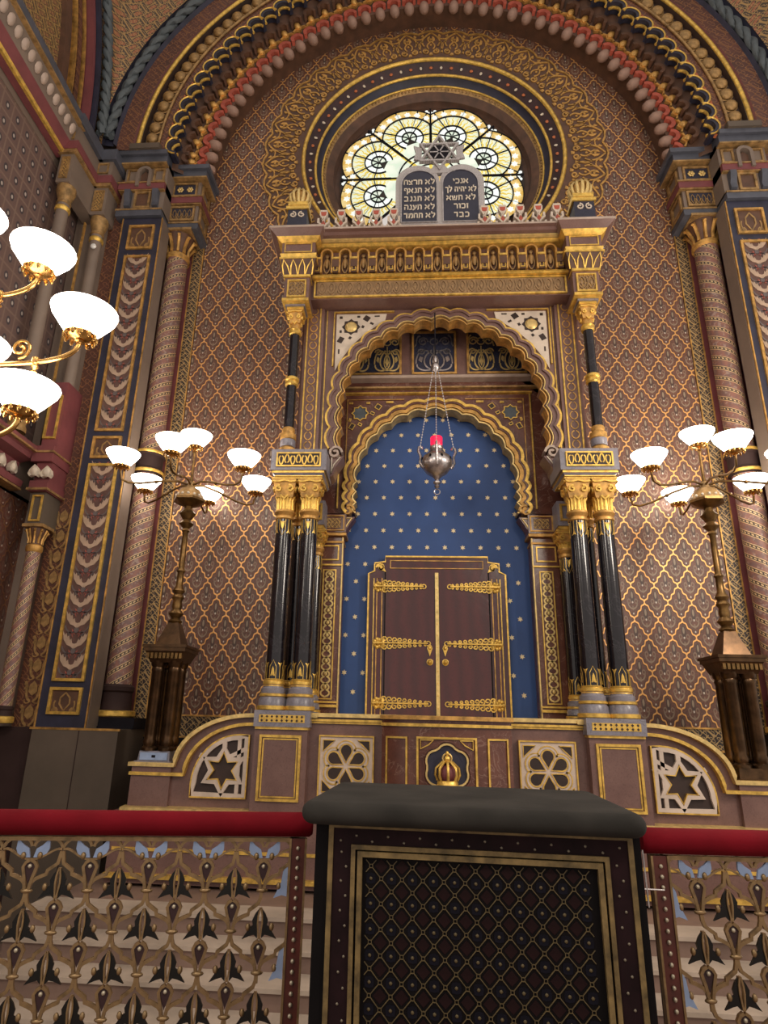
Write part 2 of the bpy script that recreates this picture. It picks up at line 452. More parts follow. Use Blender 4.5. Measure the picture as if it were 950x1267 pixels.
def arcp(cx, cz, r, a0, a1, n): return [(cx + r * cos(a0 + (a1 - a0) * i / n), cz + r * sin(a0 + (a1 - a0) * i / n)) for i in range(n + 1)]
def curl(cx, cz, r0, r1, a0, turns, n=14): return [(cx + (r0 + (r1 - r0) * i / n) * cos(a0 + turns * 2 * PI * i / n), cz + (r0 + (r1 - r0) * i / n) * sin(a0 + turns * 2 * PI * i / n)) for i in range(n + 1)]
def starpoly(n, r, q, a=PI / 2): return [((r if i % 2 == 0 else q) * cos(a + PI * i / n), (r if i % 2 == 0 else q) * sin(a + PI * i / n)) for i in range(2 * n)]
def bez(p0, p1, p2, p3, n=8):
    return [tuple((1 - t) ** 3 * a + 3 * (1 - t) ** 2 * t * b + 3 * (1 - t) * t * t * c + t ** 3 * d for a, b, c, d in zip(p0, p1, p2, p3)) for t in [i / n for i in range(n + 1)]]
# ================================================================== the setting
WY = 1.35
FLOOR = -2.3
fl = solo('floor', MB().box(-9, 9, -16, 1.5, FLOOR - 0.2, FLOOR), 'step_front', 'plain stone floor of the hall', None, kind='structure')
# back wall with the round window opening
ZC = 9.15
def rect_hit(a, x0, x1, z0, z1, cx, cz):
    c_, s_ = cos(a), sin(a); t = 1e9
    if c_ > 1e-9: t = min(t, (x1 - cx) / c_)
    if c_ < -1e-9: t = min(t, (x0 - cx) / c_)
    if s_ > 1e-9: t = min(t, (z1 - cz) / s_)
    if s_ < -1e-9: t = min(t, (z0 - cz) / s_)
    return (cx + c_ * t, cz + s_ * t)
angs = sorted([2 * PI * i / 96 for i in range(96)] + [math.atan2(z - ZC, x) % (2 * PI) for x in (-4.4, 4.4) for z in (FLOOR, 13.9)])
wb = MB().plate([(2.18 * cos(a), ZC + 2.18 * sin(a)) for a in angs], [rect_hit(a, -4.4, 4.4, FLOOR, 13.9, 0, ZC) for a in angs], FP(WY), -0.12, 0, True)
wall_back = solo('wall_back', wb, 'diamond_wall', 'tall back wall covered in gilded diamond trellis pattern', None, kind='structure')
for s in (-1, 1):
    part(wall_back, 'border_strip', MB(s).box(3.72, 3.9, WY - 0.012, WY + 0.01, -0.2, 8.6), 'border_fret')
    for x in (3.72, 3.885): part(wall_back, 'border_fillet', MB(s).box(x, x + 0.016, WY - 0.022, WY, -0.2, 8.6), 'old_gold')
    part(wall_back, 'rose_strip', MB(s).box(3.9, 4.4, WY - 0.014, WY + 0.01, -0.2, 8.6), 'rose')
part(wall_back, 'border_strip', MB().box(-3.72, 3.72, WY - 0.012, WY + 0.01, -0.2, 0.04), 'border_fret')
part(wall_back, 'border_fillet', MB().box(-3.72, 3.72, WY - 0.024, WY, 0.04, 0.06).box(-3.9, 3.9, WY - 0.024, WY, -0.22, -0.2), 'old_gold')
part(wall_back, 'dado_band', MB().box(-4.4, 4.4, WY - 0.03, WY, -0.52, -0.22), 'black_paint')
part(wall_back, 'border_fillet', MB().box(-4.4, 4.4, WY - 0.04, WY, -0.54, -0.52), 'old_gold')
part(wall_back, 'dado_panel', MB().box(-4.4, 4.4, WY - 0.02, WY, FLOOR, -0.54), 'dado_brown')
# arabesque collar round the window
part(wall_back, 'collar_ground', MB().arc([(2.2, WY), (2.2, WY - 0.02), (2.86, WY - 0.02), (2.86, WY)], (0, ZC), -0.7, PI + 0.7, 90), 'umber')
am = MB(); F0 = lambda u, v, h: (u, WY - 0.02 - h, v)
for f in (-1, 1):
    am.rib([(f * a, b) for a, b in bez((0.0, 2.84), (0.13, 2.74), (0.21, 2.62), (0.12, 2.5), 8)], 0.026, F0, 0, 0.014)
    am.rib([(f * a, b) for a, b in curl(0.085, 2.37, 0.062, 0.02, 1.6, -1.25, 12)], 0.026, F0, 0, 0.016)
    am.rib([(f * a, b) for a, b in bez((0.0, 2.62), (0.05, 2.56), (0.10, 2.52), (0.04, 2.43), 6)], 0.024, F0, 0, 0.014)
    am.rib([(f * a, b) for a, b in bez((0.215, 2.68), (0.16, 2.66), (0.12, 2.72), (0.15, 2.79), 6)], 0.02, F0, 0, 0.013)
    am.rib([(f * a, b) for a, b in bez((0.205, 2.34), (0.19, 2.44), (0.17, 2.5), (0.205, 2.58), 6)], 0.018, F0, 0, 0.013)
    am.prism([(f * a, b) for a, b in [(0.03, 2.60), (0.075, 2.655), (0.06, 2.72), (0.02, 2.75)]][::f], F0, 0, 0.012)
am.prism([(-0.035, 2.28), (0.035, 2.28), (0.02, 2.34), (-0.02, 2.34)], F0, 0, 0.014)
am.rib([(-0.23, 2.80), (-0.12, 2.86), (0, 2.885), (0.12, 2.86), (0.23, 2.80)], 0.03, F0, 0, 0.016)
for (a, b) in ((0, 2.67), (0, 2.53), (0.17, 2.6), (-0.17, 2.6), (0.16, 2.75), (-0.16, 2.75)): am.prism([(a + 0.022 * cos(k), b + 0.022 * sin(k)) for k in [i * PI / 3 for i in range(6)]], F0, 0, 0.014)
am_me = am.mesh('arabesque', 'old_gold')
for i in range(27):
    ph = math.radians(-30 + i * 240 / 26)
    place('arabesque', am_me, wall_back, (0, 0, ZC), (0, PI / 2 - ph, 0))

# ---------------------------------------------------------------- round window
win = thing('window_1', 'round stained glass window with petal tracery above the ark', None, (0, WY, ZC), kind='structure')
WA = (-0.75, PI + 0.75, 100)
def ring(name, prof, mat, smooth=40): return part(win, name, MB().arc(prof, (0, ZC), *WA), mat, smooth)
def tor(r, y, q): return [(r + q * cos(k), y + q * sin(k)) for k in [i * 2 * PI / 8 for i in range(9)]]
ring('outer_gold_ring', tor(2.19, 1.335, 0.035), 'gold', 60)
ring('painted_band', [(2.17, 1.35), (2.01, 1.48)], 'lectern_maroon')
ring('middle_gold_ring', tor(2.0, 1.485, 0.025), 'gold', 60)
ring('dark_cove', [(2.0, 1.5), (1.96, 1.58), (1.9, 1.62)], 'navy')
ring('inner_gold_ring', tor(1.9, 1.62, 0.018), 'gold', 60)
ring('bead_band', [(1.9, 1.63), (1.84, 1.68)], 'antique_gold')
ring('stone_reveal', [(1.84, 1.68), (1.80, 1.70), (1.72, 1.76), (1.70, 1.9), (1.6, 1.92)], 'umber')
pet = MB().ball((0, 0, 0), 0.03, (0.8, 0.5, 1.4), 8, 5).mesh('petal', 'ivory', 60)
pet2 = MB().ball((0, 0, 0), 0.03, (1.1, 0.5, 1.1), 8, 5).mesh('petal', 'orange_paint', 60)
for i in range(47):
    ph = math.radians(-25 + i * 5.0)
    place('petal', pet2 if i % 2 else pet, win, (2.09 * cos(ph), 1.412, ZC + 2.09 * sin(ph)), (0, PI / 2 - ph, 0))
bead = MB().ball((0, 0, 0), 0.018, (1, 1, 1), 6, 4).mesh('small_bead', 'pale_gold', 60)
bb = MB()
for i in range(120):
    ph = math.radians(-30 + i * 2.0); bb.ball((1.87 * cos(ph), 1.645, ZC + 1.87 * sin(ph)), 0.016, (1, 1, 1), 5, 4)
part(win, 'pearl_row', bb, 'antique_gold', 60, kind='stuff')
GY = 1.84
part(win, 'lead_backing', MB().arc([(1.62, GY + 0.03), (0.0, GY + 0.03)], (0, ZC), *WA), 'dark_umber')
LD = 1.0; LR = (0.13, 0.25, 0.48, 0.66); SEC = PI / 8
def edge(th):     # distance from lobe centre (0,LD) to the sector border along direction th (0 = outward)
    du, dv = sin(th), cos(th); best = 9.0
    for s_ in (-1, 1):   # border line through the window centre: |u| = v tan(SEC)
        den = s_ * du - dv * math.tan(SEC)
        if den > 1e-6: best = min(best, LD * math.tan(SEC) / den)
    return best - 0.012
def lobept(th, r): r = min(r, edge(th)); return (r * sin(th), LD + r * cos(th))
GF = lambda u, v, h: (u, GY - h, v)
def piece(t0, t1, r0, r1, n=5, gap=0.008):
    A = [lobept(t0 + (t1 - t0) * i / n, r0 + gap) for i in range(n + 1)]; B = [lobept(t0 + (t1 - t0) * i / n, r1 - gap) for i in range(n + 1)]
    ok = [i for i in range(n + 1) if math.hypot(A[i][0] - B[i][0], A[i][1] - B[i][1]) > 0.015]
    if len(ok) < 2: return None
    A = [A[i] for i in ok]; B = [B[i] for i in ok]
    return MB().plate(A, B, GF, 0, 0.012)
petals = []
TH = [-2.5 + 5.0 * i / 8 for i in range(9)]
for i in range(8):
    for (r0, r1, mt) in ((0.03, LR[0], 'pane_pale'), (LR[0], LR[1], 'pane_white'), (LR[1], LR[2], 'pane_cream'), (LR[2], LR[3], 'pane_amber')):
        q = piece(TH[i] + 0.02, TH[i + 1] - 0.02, r0, r1)
        if q: petals.append(('pane', q.mesh('pane', mt)))
rays = MB()
for k in range(22):
    th = -2.3 + 4.6 * k / 21
    if edge(th) < LR[1] + 0.08: continue
    r1 = min(LR[2] - 0.02, edge(th) - 0.02)
    pts = [lobept(th + 0.035 * sin(j * 1.9 + k), LR[1] + 0.02 + (r1 - LR[1] - 0.02) * j / 6) for j in range(7)]
    rays.rib(pts, 0.03, GF, 0.01, 0.018, taper=lambda t: 1.2 - t)
rays_me = rays.mesh('flame_rays', 'pane_yellow')
lead = MB()
for r in LR: lead.rib([lobept(-2.5 + 5.0 * j / 40, r) for j in range(41)], 0.022 if r < 0.6 else 0.014, GF, 0.0, 0.03)
for th in (0.0, 0.9, -0.9, 1.75, -1.75): lead.rib([lobept(th, 0.03), lobept(th, LR[3])], 0.014, GF, 0, 0.028)
for s_ in (-1,): lead.rib([(s_ * 0.5 * sin(SEC), 0.5 * cos(SEC)), (s_ * 1.6 * sin(SEC), 1.6 * cos(SEC))], 0.03, GF, 0, 0.03)
amber = MB().rib([(-0.2 * sin(SEC), 0.2 * cos(SEC)), (-1.05 * sin(SEC), 1.05 * cos(SEC))], 0.055, GF, 0.004, 0.02)
for r in (0.3, 0.45, 0.57): lead.rib(arcp(0, 0, r, PI / 2 - SEC, PI / 2 + SEC, 8), 0.018, GF, 0, 0.03)
amber_me = amber.mesh('amber_bar', 'pane_yellow')
lead_me = lead.mesh('lead', 'black_paint')
stars = [(lobept(th, 0.55)) for th in [-1.3 + 2.6 * j / 8 for j in range(9)] if edge(th) > 0.6]
st_me = MB().prism(starpoly(6, 0.062, 0.036), lambda u, v, h: (u, -h, v), 0, 0.02).mesh('star_pane', 'pane_white')
ctr = [MB().plate(arcp(0, 0, 0.0, PI / 2 - SEC, PI / 2 + SEC, 3), arcp(0, 0, 0.19, PI / 2 - SEC + 0.05, PI / 2 + SEC - 0.05, 3), GF, 0, 0.012).mesh('pane', 'pane_amber'), MB().plate(arcp(0, 0, 0.575, PI / 2 - SEC + 0.02, PI / 2 + SEC - 0.02, 6), [lobept(PI + q, LR[3]) if False else (0.93 * sin(-q) * 0.9, 0.93 * cos(q) * 0.93) for q in [-SEC + 0.03 + (2 * SEC - 0.06) * j / 6 for j in range(7)]], GF, -0.004, 0.004).mesh('pane', 'pane_pale'), MB().plate(arcp(0, 0, 0.2, PI / 2 - SEC + 0.03, PI / 2 + SEC - 0.03, 3), arcp(0, 0, 0.56, PI / 2 - SEC + 0.02, PI / 2 + SEC - 0.02, 3), GF, 0, 0.012).mesh('pane', 'pane_pale')]
cor = MB()     # small white rounds in the corner between two lobes
cor.prism([(0.56, 1.33), (0.62, 1.28), (0.66, 1.36), (0.60, 1.44), (0.53, 1.43)], GF, -0.006, 0.006)
cor.prism([(0.60 + 0.05 * cos(k), 1.36 + 0.05 * sin(k)) for k in [i * PI / 4 for i in range(8)]], GF, 0, 0.012)
cor.prism([(0.53 + 0.03 * cos(k), 1.46 + 0.03 * sin(k)) for k in [i * PI / 4 for i in range(8)]], GF, 0, 0.012)
cor.prism([(0.67 + 0.03 * cos(k), 1.40 + 0.03 * sin(k)) for k in [i * PI / 4 for i in range(8)]], GF, 0, 0.012)
cor_me = cor.mesh('corner_pane', 'pane_white')
for k in range(6):
    ph = math.radians(-22.5 + 45 * k); rot = (0, PI / 2 - ph, 0)
    if k == 0: pass
    for nm, me in petals: place(nm, me, win, (0, 0, ZC), rot)
    for me in ctr: place('pane', me, win, (0, 0, ZC), rot)
    place('flame_rays', rays_me, win, (0, 0, ZC), rot, label='wavy yellow glass rays')
    place('amber_bar', amber_me, win, (0, 0, ZC), rot); place('lead', lead_me, win, (0, 0, ZC), rot); place('corner_pane', cor_me, win, (0, 0, ZC), rot)
    for (u, v) in stars:
        a = PI / 2 - ph
        place('star_pane', st_me, win, (u * cos(a) + v * sin(a), GY - 0.008, ZC - u * sin(a) + v * cos(a)), rot)

# ---------------------------------------------------------------- great arch
AC = (0.0, 8.47)
arch = thing('trim_1', 'great horseshoe arch with stalactite scallops, bead row and rope moulding', None, (0, 0.6, AC[1]), kind='structure')
def aring(name, prof, mat, a0=0.006, a1=PI - 0.006, n=110, smooth=40): return part(arch, name, MB().arc(prof, AC, a0, a1, n), mat, smooth)
aring('soffit', [(3.70, 1.36), (3.70, 0.98), (3.98, 0.86), (4.22, 0.7), (4.24, 0.62)], 'umber', a0=-0.03, a1=PI + 0.03)
aring('painted_fillet', [(4.22, 0.62), (4.23, 0.56), (4.36, 0.54)], 'floral_band')
aring('bead_channel', [(4.36, 0.52), (4.38, 0.58), (4.62, 0.58), (4.64, 0.5)], 'dark_umber')
aring('gold_roll', tor(4.68, 0.5, 0.035), 'gold', smooth=60)
aring('inner_fillet', tor(4.36, 0.52, 0.022), 'antique_gold', smooth=60)
aring('red_fillet', [(4.71, 0.5), (4.75, 0.48)], 'post_red')
aring('floral_ring', [(4.75, 0.48), (5.0, 0.46)], 'floral_band')
aring('blue_fillet', [(5.0, 0.46), (5.03, 0.40), (5.05, 0.46)], 'navy', a0=0.02, a1=PI - 0.02)
# rope: twisted pair
rope = MB()
for k in range(2):
    pts = []
    for i in range(0, 361):
        a = 0.04 + (PI - 0.08) * i / 360; q = i * 0.55 + k * PI
        r = 5.11 + 0.035 * cos(q); pts.append((AC[0] + r * cos(a), 0.38 + 0.035 * sin(q), AC[1] + r * sin(a)))
    rope.tube(pts, 0.05, 6)
part(arch, 'rope_moulding', rope, 'teal_leaf', 60)
aring('rope_cove', [(5.05, 0.46), (5.20, 0.44), (5.26, 0.3)], 'navy', a0=0.02, a1=PI - 0.02)
bd = MB().ball((0, 0, 0), 0.098, (1, 0.6, 1), 10, 6).tube([(0.102 * cos(k), 0.03, 0.102 * sin(k)) for k in [i * 2 * PI / 12 for i in range(12)]], 0.014, 4, True).mesh('bead', 'antique_gold', 50)
for i in range(62):
    ph = PI * (i + 0.5) / 62
    place('bead', bd, arch, (4.5 * cos(ph), 0.55, AC[1] + 4.5 * sin(ph)), (0, PI / 2 - ph, 0))
N_S = 44
def AF(y): return lambda u, v, h: (u, y - h, v)
def semi(r, c, n=9, a0=0.0, a1=PI): return [(r * cos(a0 + (a1 - a0) * i / n), c + r * sin(a0 + (a1 - a0) * i / n)) for i in range(n + 1)]
hood = MB()      # rosy hood arch and its rounded underside
hood.plate(semi(0.12, 3.74), semi(0.07, 3.72), AF(0.98), 0, 0.10)
hood_me = hood.mesh('hood', 'rose_red', 40)
bul = MB().lathe([(0.0, -0.13), (0.05, -0.12), (0.085, -0.06), (0.09, 0.02), (0.075, 0.06), (0.0, 0.07)], (0, 1.0, 3.70), 12).mesh('hood_boss', 'hood_tan', 60)
h2 = MB().plate(semi(0.115, 3.94), semi(0.07, 3.93), AF(0.86), 0, 0.13).mesh('small_hood', 'umber', 40)
h2b = MB().ball((0, 0.84, 3.93), 0.06, (1, 0.8, 1.2), 8, 5).rib([(-0.15, 3.86), (-0.06, 3.90), (0, 3.84), (0.06, 3.90), (0.15, 3.86)], 0.03, AF(0.9), 0, 0.05).mesh('small_boss', 'old_gold', 60)
s1 = MB().plate(semi(0.168, 4.07), semi(0.115, 4.06), AF(0.72), 0, 0.20).mesh('blue_scallop', 'navy', 40)
s2 = MB().tube([(u, 0.60, v) for u, v in semi(0.105, 4.05, 10)], 0.024, 6).tube([(u, 0.515, v) for u, v in semi(0.163, 4.07, 10)], 0.014, 5).mesh('gold_scallop', 'gold', 60)
s3 = MB().prism([(0.08, 4.24), (0.20, 4.24), (0.14, 4.12)][::1], AF(0.6), 0, 0.06).mesh('red_triangle', 'orange_paint')
for i in range(N_S):
    ph = PI * (i + 0.5) / N_S; rot = (0, PI / 2 - ph, 0); o = (0, 0, AC[1])
    a = place('hood', hood_me, arch, o, rot); place('hood_boss', bul, arch, o, rot)
    ph2 = PI * (i + 1.0) / N_S; rot2 = (0, PI / 2 - ph2, 0)
    place('small_hood', h2, arch, o, rot2 if i < N_S - 1 else rot); place('small_boss', h2b, arch, o, rot2 if i < N_S - 1 else rot)
    place('blue_scallop', s1, arch, o, rot); place('gold_scallop', s2, arch, o, rot)
    place('red_triangle', s3, arch, o, rot)

# ---------------------------------------------------------------- vault pendentives (ceiling)
ceil_ = thing('ceiling', 'painted vault pendentives between the great arch and side arches', None, (0, 0, 9.0), kind='structure')
for s in (-1, 1):
    mb = MB(s); nt, nu = 26, 10; vs = []; fs = []
    for i in range(nt + 1):
        t = 0.0 + 1.35 * i / nt
        A = Vector((5.22 * cos(t), 0.32, 8.45 + 5.22 * sin(t))); B = Vector((5.15, 0.30 - 4.6 * (1 - cos(t)), 8.45 + 5.22 * sin(t)))
        for j in range(nu + 1):
            k = j / nu; p = A.lerp(B, k); bulge = sin(PI * k) * (A - B).length * 0.16
            vs.append((p.x + bulge * 0.7, p.y + bulge * 0.7, p.z + bulge * 0.25))
    for i in range(nt):
        for j in range(nu): fs.append((i * (nu + 1) + j, i * (nu + 1) + j + 1, (i + 1) * (nu + 1) + j + 1, (i + 1) * (nu + 1) + j))
    mb.add(vs, fs); part(ceil_, 'pendentive', mb, 'pendentive_foliage', 60)
    # pointed blue medallion in the pendentive
    t = 0.62; A = Vector((5.22 * cos(t), 0.3, 8.45 + 5.22 * sin(t))); B = Vector((5.15, 0.28 - 4.6 * (1 - cos(t)), 8.45 + 5.22 * sin(t)))
    c = A.lerp(B, 0.5); c += Vector((-0.05 + 0.05, -0.1, 0.3))
    part(ceil_, 'pointed_medallion', MB(s).add([(c.x + 0.0, c.y, c.z - 0.55), (c.x + 0.28, c.y - 0.28, c.z + 0.9), (c.x - 0.28, c.y + 0.2, c.z + 0.9), (c.x, c.y + 0.12, c.z + 0.5)], [(0, 1, 2), (0, 3, 1), (0, 2, 3), (1, 3, 2)]), 'teal_leaf')
    # side arch rope
    rp = MB(s)
    for k in range(2):
        pts = []
        for i in range(0, 200):
            t = 0.03 + 1.25 * i / 199; q = i * 0.55 + k * PI
            pts.append((5.2 + 0.035 * cos(q), 0.30 - 4.7 * (1 - cos(t)) + 0.035 * sin(q), 8.5 + 5.2 * sin(t)))
        rp.tube(pts, 0.05, 6)
    part(ceil_, 'rope_rib', rp, 'teal_leaf', 60)

# ---------------------------------------------------------------- left side wall
wl = thing('wall_left', 'left side wall with diamond pattern, cornices and pierced upper screen', None, (-5.5, -1.0, FLOOR), kind='structure')
WX = -5.5
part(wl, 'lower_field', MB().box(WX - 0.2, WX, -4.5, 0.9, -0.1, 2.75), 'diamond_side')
part(wl, 'string_field', MB().box(WX - 0.2, WX, -4.5, 0.9, 2.7, 3.4).box(WX - 0.2, WX - 0.01, -4.5, 0.9, 7.6, 8.4), 'taupe')
part(wl, 'dado_panel', MB().box(WX - 0.2, WX + 0.02, -4.5, 0.9, FLOOR, -0.1), 'dado_brown')
part(wl, 'pierced_field', MB().box(WX - 0.2, WX - 0.02, -4.5, 0.9, 3.3, 7.8), 'pierced_screen')
part(wl, 'tympanum', MB().box(WX - 0.2, WX - 0.02, -4.5, 0.9, 8.2, 13.9), 'gilt_foliage')
def cy(name, pts, mat, y0, y1, sm=None): part(wl, name, MB().liney(pts, y0, y1), mat, sm)
# lower cornice runs along the wall
cy('lower_cornice', [(WX, 2.75), (WX + 0.14, 2.78), (WX + 0.16, 2.86), (WX + 0.02, 2.88), (WX + 0.06, 3.12), (WX + 0.22, 3.16), (WX + 0.24, 3.22), (WX + 0.30, 3.26), (WX + 0.30, 3.32), (WX, 3.34)], 'rose', -4.5, 0.36)
cy('gold_fillet', [(WX, 2.73), (WX + 0.15, 2.74), (WX + 0.15, 2.765), (WX, 2.77)], 'antique_gold', -4.5, 0.36)
cy('gold_fillet', [(WX + 0.2, 3.235), (WX + 0.31, 3.24), (WX + 0.31, 3.265), (WX + 0.2, 3.265)], 'antique_gold', -4.5, 0.36)
ht = MB()
ht.prism([(0, -0.085), (0.06, -0.02), (0.075, 0.04), (0.05, 0.075), (0.0, 0.05), (-0.05, 0.075), (-0.075, 0.04), (-0.06, -0.02)], lambda u, v, h: (h, u, -v), 0, 0.06)
ht.ball((0.04, 0, 0.0), 0.07, (0.6, 0.9, 1), 8, 5)
ht_me = ht.mesh('heart_boss', 'ivory', 40)
for i in range(14): place('heart_boss', ht_me, wl, (WX + 0.05, 0.2 - i * 0.24, 3.0))
for q in ((-5.16, 0.29), (-5.02, 0.33)): place('heart_boss', ht_me, wl, (q[0], q[1] + 0.02, 2.97), (0, 0, -PI / 2))
# upper cornice along the wall
cy('blue_cornice', [(WX, 8.16), (WX + 0.34, 8.2), (WX + 0.34, 8.38), (WX, 8.4)], 'slate_blue', -4.5, -0.15)
cy('medallion_band', [(WX, 7.88), (WX + 0.22, 7.9), (WX + 0.3, 8.18), (WX, 8.2)], 'taupe', -4.5, -0.15)
cy('rose_band', [(WX, 7.70), (WX + 0.12, 7.71), (WX + 0.22, 7.9), (WX, 7.92)], 'rose', -4.5, -0.15)
cy('gold_band', [(WX + 0.1, 7.705), (WX + 0.14, 7.705), (WX + 0.155, 7.75), (WX + 0.1, 7.75)], 'gold', -4.5, -0.15)
cy('gold_band', [(WX + 0.28, 8.17), (WX + 0.36, 8.18), (WX + 0.36, 8.21), (WX + 0.28, 8.21)], 'antique_gold', -4.5, -0.15)
ros = MB().ball((0, 0, 0), 0.075, (0.35, 0.8, 1.2), 8, 5).mesh('rosette', 'cream_stone', 60)
for i in range(22): place('rosette', ros, wl, (WX + 0.27, -0.32 - i * 0.15, 8.04), (0, 0.3, 0))
# side arch bands seen above the cornice
for (y0, q, mt, nm, dx) in ((-0.35, 0.16, 'umber', 'brown_rib', 0.06), (-0.21, 0.02, 'old_gold', 'gold_rib', 0.08), (-0.08, 0.1, 'floral_band', 'floral_rib', 0.08), (0.01, 0.02, 'old_gold', 'gold_rib', 0.10), (0.12, 0.07, 'rose', 'rose_rib', 0.2), (0.2, 0.06, 'navy', 'blue_rib', 0.26)):
    A = []; B = []
    for i in range(30):
        t = 0.0 + 1.2 * i / 29; A.append((y0 - 4.4 * (1 - cos(t)), 8.4 + 5.1 * sin(t))); B.append((y0 - q - 4.4 * (1 - cos(t)), 8.4 + 5.1 * sin(t)))
    part(wl, nm, MB().plate(A, B, lambda u, v, h: (WX + h, u, v), -0.02, dx), mt)
# corner blocks (each a stepped cluster), upper level
for (x0, x1, yf) in ((-5.42, -5.18, -0.2), (-5.24, -4.96, 0.42)):
    part(wl, 'blue_cornice', MB().box(x0 - 0.02, x1 + 0.06, yf - 0.08, 0.75, 8.18, 8.38), 'slate_blue')
    part(wl, 'medallion_block', MB().box(x0, x1, yf - 0.03, 0.75, 7.9, 8.18), 'taupe')
    part(wl, 'inset_panel', MB().frame(x0 + 0.05, x1 - 0.05, 7.94, 8.14, 0.025, yf - 0.03, 0.02), 'antique_gold')
    part(wl, 'rose_band', MB().box(x0 - 0.01, x1 + 0.03, yf - 0.05, 0.75, 7.76, 7.9), 'rose')
    part(wl, 'gold_band', MB().box(x0 - 0.01, x1 + 0.02, yf - 0.04, 0.75, 7.70, 7.76), 'antique_gold')
    part(wl, 'panel_block', MB().box(x0 + 0.02, x1 - 0.02, yf, 0.75, 7.2, 7.7), 'taupe')
    part(wl, 'inset_panel', MB().frame(x0 + 0.06, x1 - 0.06, 7.26, 7.64, 0.025, yf, 0.02), 'antique_gold')
    part(wl, 'panel_relief', MB().box(x0 + 0.08, x1 - 0.08, yf - 0.01, yf, 7.28, 7.62), 'gilt_relief')
    cx_ = (x0 + x1) / 2
    part(wl, 'small_capital', MB().lathe([(0.07, 6.9), (0.1, 6.92), (0.09, 6.98), (0.13, 7.12), (0.13, 7.2)], (cx_, yf + 0.14, 0), 12), 'antique_gold', 50)
    part(wl, 'small_shaft', MB().lathe([(0.085, 3.6), (0.085, 6.9)], (cx_, yf + 0.14, 0), 14), 'taupe', 50)
    part(wl, 'shaft_ring', MB().lathe([(0.085, 6.78), (0.105, 6.8), (0.105, 6.84), (0.085, 6.86)], (cx_, yf + 0.14, 0), 14), 'gold', 50)
    part(wl, 'shaft_base', MB().lathe([(0.12, 3.36), (0.12, 3.42), (0.1, 3.46), (0.12, 3.54), (0.085, 3.6)], (cx_, yf + 0.14, 0), 14), 'antique_gold', 50)
part(wl, 'corner_return', MB().box(-5.7, -4.7, 0.8, 1.25, FLOOR, 13.5), 'taupe')
part(wl, 'corner_jamb', MB().box(-5.5, -5.05, 0.62, 1.0, 3.3, 8.0), 'taupe')
part(wl, 'gold_fillet', MB().box(-5.22, -5.2, 0.36, 0.4, 3.36, 7.0), 'old_gold')
# lower corner block and capital
part(wl, 'lower_cornice_return', MB().box(-5.26, -4.98, 0.30, 0.75, 3.12, 3.34).box(-5.2, -5.0, 0.36, 0.75, 2.86, 3.12).box(-5.23, -4.99, 0.32, 0.75, 2.72, 2.86), 'rose')
part(wl, 'gold_fillet', MB().box(-5.28, -4.96, 0.28, 0.75, 3.24, 3.265).box(-5.25, -4.97, 0.30, 0.75, 2.73, 2.76), 'antique_gold')
part(wl, 'panel_block', MB().box(-5.2, -5.02, 0.38, 0.75, 2.3, 2.72), 'dado_grey')
part(wl, 'panel_strip', MB().frame(-5.18, -5.04, 2.33, 2.68, 0.022, 0.38, 0.02), 'gold')
part(wl, 'upper_panel_block', MB().box(-5.22, -4.98, 0.36, 0.75, 3.34, 4.3), 'rose')
part(wl, 'panel_strip', MB().frame(-5.19, -5.02, 3.46, 4.1, 0.025, 0.36, 0.03), 'gold')

